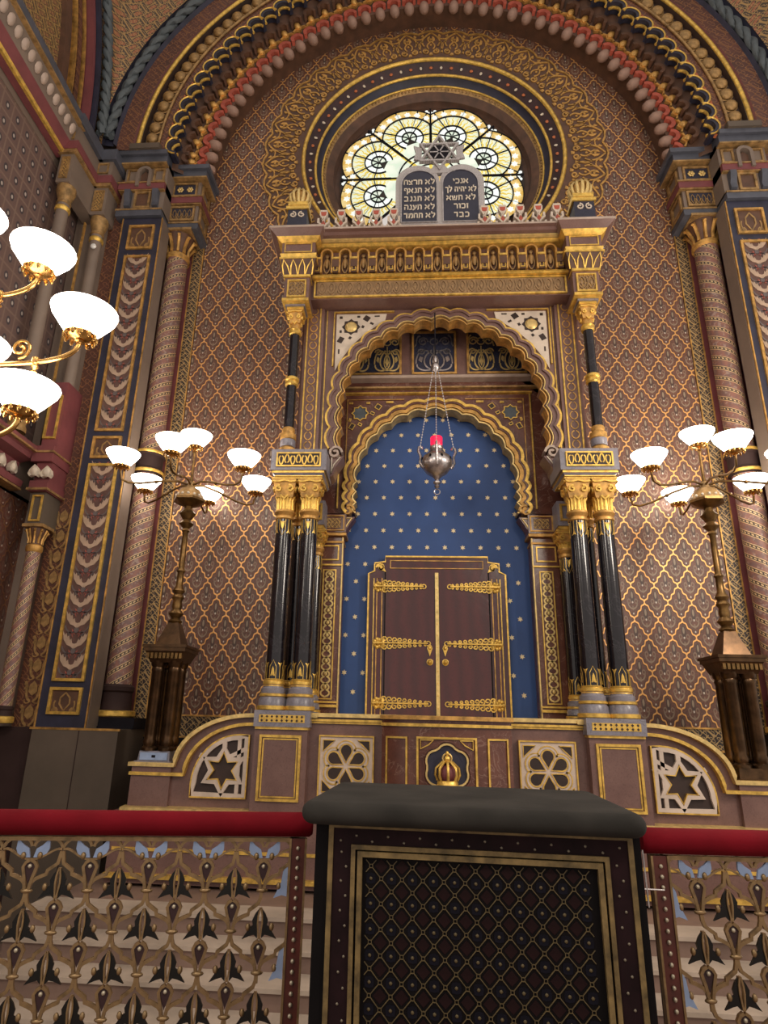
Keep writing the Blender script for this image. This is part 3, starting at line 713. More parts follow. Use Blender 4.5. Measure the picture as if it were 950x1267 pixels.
# small side column in the corner
def spiral_column(name, label, x, y, r, z0, z1, group=None, ringz=None, caph=0.4, baseh=0.34):
    t = thing(name, label, 'column', (x, y, z0), group)
    b = MB().lathe([(r * 1.45, 0), (r * 1.5, 0.03), (r * 1.5, 0.07), (r * 1.2, 0.09), (r * 1.12, baseh * 0.75), (r * 1.25, baseh * 0.8), (r * 1.25, baseh * 0.92), (r, baseh)], (0, 0, 0), 24)
    part(t, 'base', b, 'dado_brown', 40, (x, y, z0))
    part(t, 'base_ring', MB().lathe([(r * 1.4, -0.0), (r * 1.55, 0.02), (r * 1.55, 0.075), (r * 1.3, 0.085)], (0, 0, 0), 24), 'gold', 40, (x, y, z0))
    H = z1 - caph - z0
    part(t, 'shaft', MB().lathe([(r, baseh), (r, H)], (0, 0, 0), 28), 'spiral_paint_right' if x > 0 else 'spiral_paint', 60, (x, y, z0))
    part(t, 'neck_ring', MB().lathe([(r, H - 0.05), (r * 1.18, H - 0.03), (r * 1.18, H + 0.03), (r * 0.95, H + 0.05)], (0, 0, 0), 24), 'old_gold', 40, (x, y, z0))
    if ringz:
        a, c = ringz
        rg = part(t, 'shaft_band', MB().lathe([(r, a - z0), (r * 1.3, a - z0 + 0.02), (r * 1.3, a - z0 + 0.07), (r * 1.15, a - z0 + 0.09), (r * 1.15, c - z0 - 0.09), (r * 1.3, c - z0 - 0.07), (r * 1.3, c - z0 - 0.02), (r, c - z0)], (0, 0, 0), 28), 'dado_brown', 40, (x, y, z0))
        for q in (a + 0.04, c - 0.04): part(rg, 'gold_ring', MB().lathe([(r * 1.28, q - z0 - 0.025), (r * 1.36, q - z0 - 0.01), (r * 1.36, q - z0 + 0.01), (r * 1.28, q - z0 + 0.025)], (0, 0, 0), 24), 'gold', 40, (x, y, z0))
    # capital: fluted bell, then a leafy block with curls
    cp = MB().lathe([(r * 0.95, H + 0.04), (r * 0.92, H + caph * 0.42), (r * 1.1, H + caph * 0.5), (r * 1.45, H + caph * 0.9), (r * 1.5, H + caph)], (0, 0, 0), 16)
    cap = part(t, 'capital', cp, 'umber', 50, (x, y, z0))
    for k in range(10):
        a = 2 * PI * k / 10
        lf = MB().tube([(r * 0.97, 0, 0.06), (r * 0.97, 0, caph * 0.36), (r * 1.15, 0, caph * 0.52), (r * 1.5, 0, caph * 0.8), (r * 1.62, 0, caph * 0.7)], 0.16 * r, 5) if k == 0 else lf
        if k == 0: lf_me = lf.mesh('leaf', 'old_gold', 60)
        place('leaf', lf_me, cap, (x, y, z0 + H), (0, 0, a))
    part(cap, 'abacus', MB().box(-r * 1.6, r * 1.6, -r * 1.6, r * 1.6, H + caph - 0.04, H + caph), 'antique_gold', None, (x, y, z0))
    return t
spiral_column('spiral_column', 'slim spiral-banded corner column under the heart-studded cornice', -5.11, 0.5, 0.085, -0.1, 2.3, caph=0.3, baseh=0.2)
for s, nm in ((-1, 'beside the pier nearest the hanging chandelier'), (1, 'in the right recess beyond the round-window wall')):
    spiral_column('spiral_column', 'tall painted column with spiral gold-edged bands ' + nm, 4.06 * s, 1.14, 0.165, 0.0, 7.34, 'tall spiral columns flanking the niche', (3.24, 3.6), 0.42, 0.4)

# ---------------------------------------------------------------- piers
wing = MB(); WF = lambda u, v, h: (u, -h, v)
for f in (-1, 1):
    wing.prism([(f * a, b) for a, b in [(0.0, -0.095), (0.045, -0.06), (0.09, -0.045), (0.14, 0.02), (0.166, 0.125), (0.13, 0.075), (0.118, 0.10), (0.098, 0.05), (0.082, 0.07), (0.062, 0.01), (0.045, 0.03), (0.03, -0.02), (0.0, -0.03)]][::f], WF, 0, 0.008)
wing_me = wing.mesh('wing_motif', 'pale_leaf')
red = MB()
for f in (-1, 1):
    red.prism([(f * a, b) for a, b in [(0.015, -0.175), (0.05, -0.135), (0.06, -0.10), (0.03, -0.125)]][::f], WF, 0, 0.006)
    red.prism([(f * a, b) for a, b in [(0.03, 0.045), (0.05, 0.075), (0.08, 0.11), (0.045, 0.10)]][::f], WF, 0, 0.006)
red_me = red.mesh('red_leaf', 'leaf_red')
scr = MB()
for f in (-1, 1):
    scr.rib([(f * a, b) for a, b in bez((0.0, -0.13), (0.07, -0.16), (0.13, -0.14), (0.15, -0.06), 7)], 0.018, WF, 0, 0.006)
    scr.rib([(f * a, b) for a, b in curl(0.075, -0.165, 0.03, 0.008, 0, 1.2, 8)], 0.012, WF, 0, 0.006)
scr.prism([(0.03 * cos(k), -0.115 + 0.035 * sin(k)) for k in [i * PI / 4 for i in range(8)]], WF, 0, 0.008)
scr_me = scr.mesh('blue_scroll', 'leaf_grey')
tulip = MB()
tulip.prism([(0.0, 0.11), (0.05, 0.05), (0.055, -0.02), (0.0, -0.07), (-0.055, -0.02), (-0.05, 0.05)][::-1], WF, 0, 0.01)
for f in (-1, 1):
    tulip.rib([(f * a, b) for a, b in bez((0.02, -0.13), (0.11, -0.09), (0.05, 0.02), (0.11, 0.1), 7)], 0.028, WF, 0, 0.008)
    tulip.prism([(f * a, b) for a, b in [(0.06, 0.02), (0.12, 0.0), (0.10, 0.05), (0.13, 0.07), (0.08, 0.08)]][::f], WF, 0, 0.009)
    tulip.rib([(f * a, b) for a, b in bez((0.01, -0.13), (0.06, -0.18), (0.1, -0.15), (0.09, -0.11), 6)], 0.014, WF, 0, 0.007)
tulip_me = tulip.mesh('tulip_motif', 'antique_gold')
palm = MB()
palm.rib([(0, -0.1), (0.055, -0.03), (0.05, 0.03), (0, 0.08), (-0.05, 0.03), (-0.055, -0.03)], 0.018, WF, 0, 0.008, True)
for f in (-1, 1):
    palm.rib([(f * a, b) for a, b in bez((0.02, -0.12), (0.1, -0.12), (0.13, -0.04), (0.1, 0.0), 6)], 0.016, WF, 0, 0.008)
    palm.rib([(f * a, b) for a, b in curl(0.09, -0.1, 0.035, 0.01, 0, 1.3, 9)], 0.014, WF, 0, 0.008)
palm_me = palm.mesh('palmette', 'antique_gold')
flower = MB()
for k in range(6): flower.ball((0.035 * cos(k * PI / 3), 0, 0.035 * sin(k * PI / 3)), 0.022, (1, 0.6, 1), 6, 4)
flower_me = flower.ball((0, -0.01, 0), 0.018, (1, 0.8, 1), 6, 4).mesh('rosette', 'pale_gold', 60)
PYF = 0.64
for s, nm in ((-1, 'left of the ark, behind the lit chandelier shades'), (1, 'right of the ark, cut by the picture edge')):
    t = thing('pier', 'blue and gold panelled arch pier ' + nm, 'pier', (4.45 * s, 0.9, FLOOR), 'piers carrying the great arch')
    part(t, 'core', MB(s).box(4.15, 4.8, PYF + 0.02, 0.92, -0.13, 7.3), 'taupe')
    part(t, 'recess_jamb', MB(s).box(4.3, 4.8, 0.92, WY, -0.13, 7.3), 'rose')
    part(t, 'blue_face', MB(s).box(4.16, 4.78, PYF, PYF + 0.03, -0.13, 7.3), 'navy')
    part(t, 'dado', MB(s).box(3.72, 4.75, 0.55, WY, FLOOR, -0.13), 'dado_grey')
    part(t, 'dado_joint', MB(s).box(4.18, 4.19, 0.546, 0.56, FLOOR, -0.13), 'dado_brown')
    part(t, 'plinth_band', MB(s).box(3.7, 4.16, 0.9, WY, -0.13, -0.1).box(3.7, 4.16, 0.92, WY, -0.1, 0.0), 'black_paint')
    part(t, 'gold_fillet', MB(s).box(3.7, 4.78, 0.545, 0.56, -0.15, -0.125).box(4.155, 4.17, PYF - 0.012, PYF + 0.01, -0.13, 7.3).box(4.77, 4.785, PYF - 0.012, PYF + 0.01, -0.13, 7.3), 'old_gold')
    for (z0, z1, mt) in ((6.72, 7.16, 'umber'), (3.70, 6.60, 'floral_band'), (3.30, 3.62, 'umber'), (0.40, 3.22, 'floral_band'), (0.02, 0.33, 'umber')):
        p = part(t, 'panel', MB(s).box(4.29, 4.62, PYF - 0.006, PYF + 0.01, z0 + 0.03, z1 - 0.03), 'panel_ground' if z0 in (0.4, 3.7) else mt)
        part(t, 'panel_frame', MB(s).frame(4.255, 4.655, z0, z1, 0.034, PYF, 0.03), 'gold' if z0 < 3 else 'old_gold')
        cx = 4.455 * s
        if z1 - z0 > 1:
            n = round((z1 - z0 - 0.1) / 0.24)
            for i in range(n):
                zz = z0 + 0.22 + (z1 - z0 - 0.30) * i / (n - 1)
                for nme, me in (('wing_motif', wing_me), ('red_leaf', red_me), ('blue_scroll', scr_me)): place(nme, me, p, (cx, PYF - 0.007, zz), kind='stuff' if nme != 'wing_motif' else None)
        elif z1 < 7: place('palmette', palm_me, p, (cx, PYF - 0.007, (z0 + z1) / 2 - 0.0), scale=(1.15, 1, 1.15))
        else: place('palmette', palm_me, p, (cx, PYF - 0.007, (z0 + z1) / 2 + 0.0), scale=(1.25, 1, 1.7))
    # recess strip left of the pier with tulip pattern
    st = part(t, 'tulip_strip', MB(s).box(4.78, 5.12, 0.74, 1.2, -0.13, 9.2), 'lectern_maroon' if False else 'floral_band')
    if s < 0:
        for i in range(10): place('tulip_motif', tulip_me, st, (-4.93, 0.739, 0.02 + i * 0.275))
        part(t, 'strip_dado', MB(s).box(4.74, 5.2, 0.6, 1.2, FLOOR, -0.13), 'dado_brown')
    # impost (two steps)
    for (x0, x1, yf) in ((3.74, 4.24, 0.9), (4.18, 4.86, 0.6)):
        im = part(t, 'impost', MB(s).box(x0, x1, yf + 0.03, WY, 7.42, 8.36), 'taupe')
        def ib(nm_, o, z0, z1, mt): part(im, nm_, MB(s).box(x0 - (o if x0 < 4 else 0), x1 + (o if x0 > 4 else 0), yf - o + 0.03, WY, z0, z1), mt)
        ib('blue_bed', 0.04, 7.32, 7.44, 'slate_blue'); ib('gold_fillet', 0.05, 7.425, 7.45, 'antique_gold')
        ib('rose_band', 0.06, 7.82, 7.93, 'rose'); ib('gold_fillet', 0.075, 7.93, 7.95, 'antique_gold'); ib('gold_fillet', 0.05, 7.80, 7.82, 'antique_gold')
        ib('blue_cornice', 0.10, 8.30, 8.42, 'slate_blue'); ib('blue_cornice', 0.15, 8.42, 8.5, 'slate_blue'); ib('gold_fillet', 0.11, 8.275, 8.3, 'antique_gold')
        w0, w1 = (x0 + 0.05, x1 - 0.05)
        if x0 < 4:
            for (z0, z1) in ((7.5, 7.78), (7.98, 8.25)):
                part(im, 'framed_panel', MB(s).box(w0 + 0.02, w1 - 0.02, yf + 0.02, yf + 0.05, z0 + 0.02, z1 - 0.02), 'navy')
                part(im, 'panel_frame', MB(s).frame(w0, w1, z0, z1, 0.03, yf + 0.03, 0.03), 'antique_gold')
            for dx in (-0.08, 0.08): place('rosette', flower_me, im, ((w0 + w1) / 2 * s + dx, yf + 0.01, 8.115))
            for dx in (-0.12, -0.04, 0.04, 0.12): place('palmette', palm_me, im, ((w0 + w1) / 2 * s + dx, yf + 0.015, 7.64), scale=(0.45, 1, 0.9))
            # side return panels facing the niche
            MS = lambda u, v, h: (x0 - h, u, v)
            for (z0, z1) in ((7.5, 7.78), (7.98, 8.25)):
                o_ = [(0.98, z0), (1.3, z0), (1.3, z1), (0.98, z1)]; i_ = [(1.02, z0 + 0.035), (1.26, z0 + 0.035), (1.26, z1 - 0.035), (1.02, z1 - 0.035)]
                part(im, 'side_panel_frame', MB(s).plate(o_, i_, MS, 0, 0.03, True), 'antique_gold')
        else:
            cxm = (x0 + x1) / 2
            part(im, 'framed_panel', MB(s).box(cxm - 0.11, cxm + 0.11, yf + 0.02, yf + 0.05, 7.5, 7.78), 'umber')
            part(im, 'panel_frame', MB(s).frame(cxm - 0.13, cxm + 0.13, 7.48, 7.8, 0.035, yf + 0.03, 0.03), 'antique_gold')
            for d in (-1, 1):
                part(im, 'console', MB(s).liney([(0, 0), (0, 0)], 0, 0) if False else MB(s).prism([(0.0, 0.0), (0.06, 0.02), (0.05, 0.1), (0.08, 0.17), (0.1, 0.24), (0.1, 0.3), (0.0, 0.3)], lambda u, v, h: (cxm + d * 0.22 - 0.045 + h, yf + 0.03 - u, 7.48 + v), 0, 0.09), 'slate_blue')
                part(im, 'side_panel_frame', MB(s).frame(cxm + d * 0.21 - 0.09, cxm + d * 0.21 + 0.09, 7.99, 8.25, 0.03, yf + 0.03, 0.025), 'antique_gold')
            A = [(cxm - 0.12, 7.86)] + [(cxm + 0.12 * cos(PI - PI * k / 8), 8.12 + 0.12 * sin(PI * k / 8)) for k in range(9)] + [(cxm + 0.12, 7.86)]
            B = [(cxm - 0.07, 7.86)] + [(cxm + 0.07 * cos(PI - PI * k / 8), 8.12 + 0.07 * sin(PI * k / 8)) for k in range(9)] + [(cxm + 0.07, 7.86)]
            part(im, 'niche_arch', MB(s).plate(A, B, FP(yf + 0.03), 0, 0.09), 'taupe', 40)
            part(im, 'niche_bracket', MB(s).prism([(cxm - 0.06, 7.84), (cxm + 0.06, 7.84), (cxm + 0.07, 8.1), (cxm, 8.17), (cxm - 0.07, 8.1)], FP(yf + 0.03), 0, 0.04), 'umber')
    part(t, 'arch_springer', MB(s).box(4.3, 4.78, 0.44, WY, 8.5, 8.6), 'dado_grey')
# ================================================================== steps in front of the ark
stp = thing('altar_steps', 'pale stone steps rising to the ark, seen through the lattice', 'steps', (0, -1.0, FLOOR))
for i in range(5):
    z1 = -1.55 - 0.15 * i; y0 = -0.95 - 0.30 * i
    rs = part(stp, 'step', MB().box(-3.65, 3.65, y0, 0.5 if i == 0 else y0 + 0.30, FLOOR, z1 - 0.028), 'step_front')
    part(rs, 'tread', MB().box(-3.65, 3.65, y0 - 0.025, y0 + 0.30, z1 - 0.03, z1 + 0.0), 'step_lit')

# ================================================================== ark base (low marble wall)
BY = 0.1
ab = thing('ark_podium', 'brown marble base wall with star and flower grilles under the ark', 'podium', (0, 0.3, -1.55))
def shoulder(s, off=0.0, n=14):   # quarter ellipse from the plinth down to the end block
    return [(s * (2.03 + (0.82 + off) * sin(PI / 2 * i / n)), -0.46 + (0.52 + off) * cos(PI / 2 * i / n)) for i in range(n + 1)]
pl = [(-3.3, -1.55), (3.3, -1.55), (3.3, -0.47), (2.86, -0.47)] + shoulder(1)[::-1] + shoulder(-1) + [(-2.86, -0.47), (-3.3, -0.47)]
part(ab, 'body', MB().prism(pl[::1], FP(BY), -0.55, 0), 'brown_marble')
for s in (-1, 1):
    part(ab, 'end_block', MB(s).box(2.88, 3.3, BY - 0.05, 0.65, -1.55, -0.47), 'brown_marble')
    top = [(s * 1.35, 0.07)] + shoulder(s) + [(s * 3.34, -0.46)]
    low = [(s * 2.03, -0.03)] + [(s * (2.03 + 0.71 * sin(PI / 2 * i / 14)), -0.55 + 0.52 * cos(PI / 2 * i / 14)) for i in range(1, 15)] + [(s * 3.32, -0.55)]
    part(ab, 'coping', MB().rib(top, 0.04, FP(BY), -0.5, 0.07), 'pale_gold')
    part(ab, 'gold_moulding', MB().rib(low, 0.032, FP(BY), 0, 0.07), 'gold')
    part(ab, 'pedestal', MB(s).box(1.44, 2.0, -0.02, 0.6, -1.55, -0.06), 'brown_marble')
    pn = part(ab, 'framed_panel', MB(s).box(1.54, 1.9, -0.026, 0.0, -0.72, -0.18), 'brown_marble')
    part(pn, 'panel_frame', MB(s).frame(1.5, 1.94, -0.77, -0.13, 0.026, -0.02, 0.02), 'gold')
    part(pn, 'inner_fillet', MB(s).frame(1.536, 1.904, -0.735, -0.165, 0.014, -0.02, 0.012), 'gold')
    pb = part(ab, 'plinth_block', MB(s).box(1.415, 2.01, -0.06, 0.62, -0.05, 0.115), 'grey_marble')
    part(pb, 'gold_bed', MB(s).box(1.43, 1.995, -0.045, 0.6, -0.075, -0.05), 'gold')
    part(pb, 'inlay', MB(s).box(1.47, 1.955, -0.064, -0.05, -0.005, 0.07), 'gold')
    lz = MB(s)
    for i in range(9):
        for dz in (-0.02, 0.02): lz.prism([(1.50 + i * 0.053 - 0.014, 0.0325 + dz), (1.50 + i * 0.053, 0.0325 + dz * 0.2), (1.50 + i * 0.053 + 0.014, 0.0325 + dz), (1.50 + i * 0.053, 0.0325 + dz * 1.7)], FP(-0.064), 0, 0.003)
    part(pb, 'inlay_pattern', lz, 'dark_umber', kind='stuff')
    # six-petal flower grille
    cx, cz = 1.035 * s, -0.42
    g = part(ab, 'flower_grille', MB().box(cx - 0.275, cx + 0.275, BY - 0.03, BY, cz - 0.285, cz + 0.285), 'grille_stone')
    GP = FP(BY - 0.03)
    for k in range(6):
        a = PI / 2 + k * PI / 3
        tear = [(0.045, 0)] + [(0.15 + 0.055 * cos(q), 0.055 * sin(q)) for q in [-2.0 + 4.0 * j / 10 for j in range(11)]]
        R2 = lambda p: (cx + p[0] * cos(a) - p[1] * sin(a), cz + p[0] * sin(a) + p[1] * cos(a))
        pt_ = part(g, 'petal_shade', MB().prism([R2(p) for p in tear], GP, 0, 0.003), 'dark_umber')  # solid dark plate; the shade of a pierced hole is painted
        part(g, 'petal_gilding', MB().rib([R2((0.13 + (p[0] - 0.13) * 1.14, p[1] * 1.16)) for p in tear], 0.012, GP, 0, 0.010, True), 'gold')
        lob = [(0.15 + 0.10 * cos(q), 0.104 * sin(q)) for q in [-1.5 + 3.0 * j / 10 for j in range(11)]]
        part(g, 'lobe_gilding', MB().rib([R2(p) for p in lob], 0.010, GP, 0, 0.010), 'gold')
        part(g, 'lobe_rib', MB().rib([R2((p[0] * 0.93 , p[1] * 0.9)) for p in lob], 0.02, GP, 0, 0.008), 'grille_stone')
    for dx in (-1, 1):
        for dz in (-1, 1):
            q = [(cx + dx * 0.245, cz + dz * 0.252), (cx + dx * 0.12, cz + dz * 0.252), (cx + dx * 0.16, cz + dz * 0.215), (cx + dx * 0.245, cz + dz * 0.14)]
            part(g, 'corner_shade', MB().prism(q[::dx * dz], GP, 0, 0.003), 'dark_umber'); part(g, 'corner_fillet', MB().rib(q, 0.012, GP, 0, 0.01, True), 'gold')  # corner holes are dark plates too, their shade put into the colour
    part(g, 'gilt_frame', MB().frame(cx - 0.29, cx + 0.29, cz - 0.3, cz + 0.3, 0.014, BY, 0.045), 'gold')
    # star grille with a curved outer corner
    x0, x1, z0, z1 = 2.08, 2.65, -0.755, -0.15
    out = [(x0, z0), (x1, z0), (x1, z0 + 0.12)] + [(x0 + 0.09 + (x1 - x0 - 0.09) * cos(PI / 2 * i / 10), z0 + 0.12 + (z1 - z0 - 0.12) * sin(PI / 2 * i / 10)) for i in range(1, 11)] + [(x0, z1)]
    S_ = lambda L_, k=1.0: [(s * (2.335 + (p[0] - 2.335) * k), -0.475 + (p[1] + 0.475) * k) for p in L_]
    g = part(ab, 'star_grille', MB().rib(S_(out, 0.94), 0.05, FP(BY), 0, 0.035, True), 'grille_stone')
    part(g, 'grille_shade', MB().prism(S_(out, 0.96)[::s], FP(BY), 0, 0.004), 'dark_umber')  # dark sheet standing for the shade behind the pierced star
    part(g, 'gilt_frame', MB().rib(S_(out, 1.03), 0.016, FP(BY), 0, 0.036, True), 'gold')
    stp_ = [(s * 2.33 + s * p[0], -0.5 + p[1]) for p in starpoly(6, 0.225, 0.125)]
    part(g, 'star_strapwork', MB().rib(stp_, 0.058, FP(BY), 0, 0.035, True), 'grille_stone')
    part(g, 'star_gilding', MB().rib([(s * 2.33 + s * p[0], -0.5 + p[1]) for p in starpoly(6, 0.178, 0.096)], 0.012, FP(BY), 0, 0.039, True), 'gold')
    for k in range(6):
        a = PI / 2 + k * PI / 3; e = (s * 2.33 + 0.225 * cos(a), -0.5 + 0.225 * sin(a)); o_ = (s * 2.33 + 0.30 * cos(a), -0.5 + 0.30 * sin(a))
        if k in (1, 5, 0): part(g, 'strap', MB().rib([e, o_], 0.045, FP(BY), 0, 0.034), 'grille_stone')
    part(g, 'strap', MB().rib([(s * 2.17, -0.75), (s * 2.17, -0.18)], 0.04, FP(BY), 0, 0.033), 'grille_stone')
    part(g, 'strap', MB().rib([(s * 2.1, -0.28), (s * 2.30, -0.38)], 0.04, FP(BY), 0, 0.033), 'grille_stone')
part(ab, 'foot_moulding', MB().line([(BY - 0.14, -0.91), (BY - 0.14, -0.87), (BY, -0.86), (BY, -0.92)], -3.34, 3.34), 'pale_gold')
part(ab, 'foot_moulding', MB().line([(BY - 0.16, -1.26), (BY - 0.16, -1.23), (BY, -1.22), (BY, -1.27)], -3.36, 3.36), 'gold')
part(ab, 'foot_moulding', MB().line([(BY - 0.2, -1.50), (BY - 0.2, -1.46), (BY, -1.45), (BY, -1.52)], -3.4, 3.4), 'gold')
part(ab, 'foot_block', MB().box(-3.4, 3.4, BY - 0.15, 0.6, -1.55, -0.9), 'brown_marble')
part(ab, 'ledge', MB().box(-1.44, 1.44, BY - 0.06, 1.3, 0.06, 0.1), 'pale_gold')
part(ab, 'gold_moulding', MB().box(-1.44, 1.44, BY - 0.04, 0.2, 0.015, 0.04).box(-1.44, 1.44, BY - 0.025, 0.2, -0.005, 0.01), 'gold')
# bowed centre bay with the crown niche
def bow(x, b=0.0): return -0.06 - 0.20 * (1 - (x / 0.66) ** 2) - b
xs = [-0.66 + 1.32 * i / 24 for i in range(25)]
def bowstrip(x0, x1, z0, z1, b0, b1, n=8):
    mb = MB(); X = [x0 + (x1 - x0) * i / n for i in range(n + 1)]
    vs = [(x, bow(x, b1), z) for x in X for z in (z0, z1)] + [(x, bow(x, b0), z) for x in X for z in (z0, z1)]
    m = 2 * (n + 1); fs = []
    for i in range(n):
        a = 2 * i; fs += [(a, a + 2, a + 3, a + 1), (m + a, m + a + 1, m + a + 3, m + a + 2), (a + 1, a + 3, m + a + 3, m + a + 1), (a, m + a, m + a + 2, a + 2)]
    fs += [(0, 1, m + 1, m), (2 * n, m + 2 * n, m + 2 * n + 1, 2 * n + 1)]
    return mb.add(vs, fs)
cb = part(ab, 'centre_bay', bowstrip(-0.66, 0.66, -1.55, 0.06, -0.5, 0, 24), 'red_marble', 40)
part(cb, 'bay_ledge', bowstrip(-0.68, 0.68, 0.055, 0.095, -0.7, 0.05, 24), 'old_gold', 40)
part(cb, 'bay_moulding', bowstrip(-0.67, 0.67, -0.01, 0.02, -0.1, 0.03, 24), 'gold', 40)
def bowframe(x0, x1, z0, z1, wd, t):
    for a in ((x0, x1, z1 - wd, z1), (x0, x1, z0, z0 + wd), (x0, x0 + wd, z0, z1), (x1 - wd, x1, z0, z1)): part(cb, 'bay_fillet', bowstrip(*a, -0.01, t, 6), 'gold')
for s in (-1, 1): bowframe(*sorted((s * 0.40, s * 0.62)), -0.80, -0.11, 0.018, 0.015)
bowframe(-0.31, 0.29, -0.80, -0.105, 0.02, 0.02)
NF = lambda u, v, h: (u, bow(u, 0.006) - h, v)
lob = []
for k in range(6):
    a = PI / 2 + k * PI / 3
    for q in [-0.95 + 1.9 * j / 6 for j in range(7)]: lob.append((-0.01 + 0.12 * cos(a) + 0.10 * cos(a + q), -0.39 + 0.12 * sin(a) + 0.10 * sin(a + q)))
part(cb, 'niche_ground', MB().prism(lob, NF, 0, 0.002), 'navy')
part(cb, 'niche_rim', MB().rib(lob, 0.018, NF, 0, 0.02, True), 'pale_gold')
part(cb, 'niche_outer_rim', MB().rib([(-0.01 + (u + 0.01) * 1.14, -0.39 + (v + 0.39) * 1.14) for u, v in lob], 0.012, NF, 0, 0.014, True), 'red_marble')
for dx in (-1, 1): part(cb, 'niche_corner', MB().rib([(-0.01 + dx * 0.26, -0.135), (-0.01 + dx * 0.13, -0.135), (-0.01 + dx * 0.18, -0.18), (-0.01 + dx * 0.26, -0.22)], 0.012, NF, 0, 0.014, True), 'gold')
cr = thing('crown_ornament', 'small gilded crown relief with red lining in a blue lobed niche', 'crown', (-0.01, -0.29, -0.56))
part(cr, 'rim', MB().lathe([(0.09, -0.56), (0.105, -0.55), (0.10, -0.51), (0.09, -0.50)], (-0.01, -0.30, 0), 18), 'gold', 50)
part(cr, 'lining', MB().ball((-0.01, -0.30, -0.44), 0.085, (1.0, 0.8, 1.0), 12, 8), 'rose', 60)
for k in range(8):
    a = 2 * PI * k / 8
    part(cr, 'arch', MB().tube([(-0.01 + r * cos(a), -0.30 + r * 0.85 * sin(a), z) for r, z in ((0.095, -0.50), (0.118, -0.45), (0.11, -0.39), (0.05, -0.335), (0.02, -0.33))], 0.013, 6), 'gold', 60)
part(cr, 'orb', MB().ball((-0.01, -0.30, -0.305), 0.032, (1, 1, 1), 10, 6).ball((-0.01, -0.30, -0.255), 0.018, (1, 1, 1.3), 8, 5), 'gold', 60)
part(cr, 'orb_band', MB().tube([(-0.01 + 0.045 * cos(k), -0.30, -0.30 + 0.045 * sin(k)) for k in [i * 2 * PI / 12 for i in range(12)]], 0.008, 5, True), 'pale_gold', 60)

# ================================================================== ark columns
def cap_curls(r, z0, z1):
    """square capital block with paired scroll curls on each face"""
    mb = MB(); w_ = r * 1.45; h = z1 - z0
    mb.taper((-r, r, -r, r), (-w_, w_, -w_, w_), z0, z1)
    cu = MB()
    for k in range(4):
        a = k * PI / 2
        def Mf(u, v, hh, a=a):
            d = r + (w_ - r) * (v - z0) / h + hh; x, y = u, -d
            return (x * cos(a) - y * sin(a), x * sin(a) + y * cos(a), v)
        for f in (-1, 1):
            cu.rib([(f * p, q) for p, q in curl(w_ * 0.46, z0 + h * 0.45, r * 0.42, r * 0.1, 1.9, -1.2, 12)], r * 0.2, Mf, 0, 0.022)
            cu.rib([(f * p, q) for p, q in bez((0, z1 - 0.02), (w_ * 0.3, z1 - h * 0.1), (w_ * 0.5, z1 - h * 0.25), (w_ * 0.95, z1 - h * 0.12), 6)], r * 0.2, Mf, 0, 0.02)
        cu.rib([(-w_ * 0.3, z0 + h * 0.1), (0, z0 - h * 0.1), (w_ * 0.3, z0 + h * 0.1)], r * 0.2, Mf, 0, 0.02)
    return mb, cu
def band_motif(r, up):
    """gilt tulips and rods painted round a shaft end"""
    mb = MB()
    for k in range(8):
        a0 = k * PI / 4
        def Mf(u, v, hh): a = a0 + u / r; return ((r + hh) * cos(a), (r + hh) * sin(a), v * up)
        if k % 2 == 0:
            mb.prism([(0, 0.13), (0.012, 0.10), (0.02, 0.05), (0.028, 0.03), (-0.028, 0.03), (-0.02, 0.05), (-0.012, 0.10)], Mf, 0, 0.003)
            mb.rib([(-0.035, 0.0), (-0.035, 0.13), (0, 0.2), (0.035, 0.13), (0.035, 0.0)], 0.006, Mf, 0, 0.003)
        else:
            mb.rib([(0, 0.0), (0, 0.12)], 0.007, Mf, 0, 0.003)
            mb.prism([(0, 0.11), (0.012, 0.15), (0.028, 0.175), (0.0, 0.165), (-0.028, 0.175), (-0.012, 0.15)], Mf, 0, 0.003)
    return mb
_cc = {}
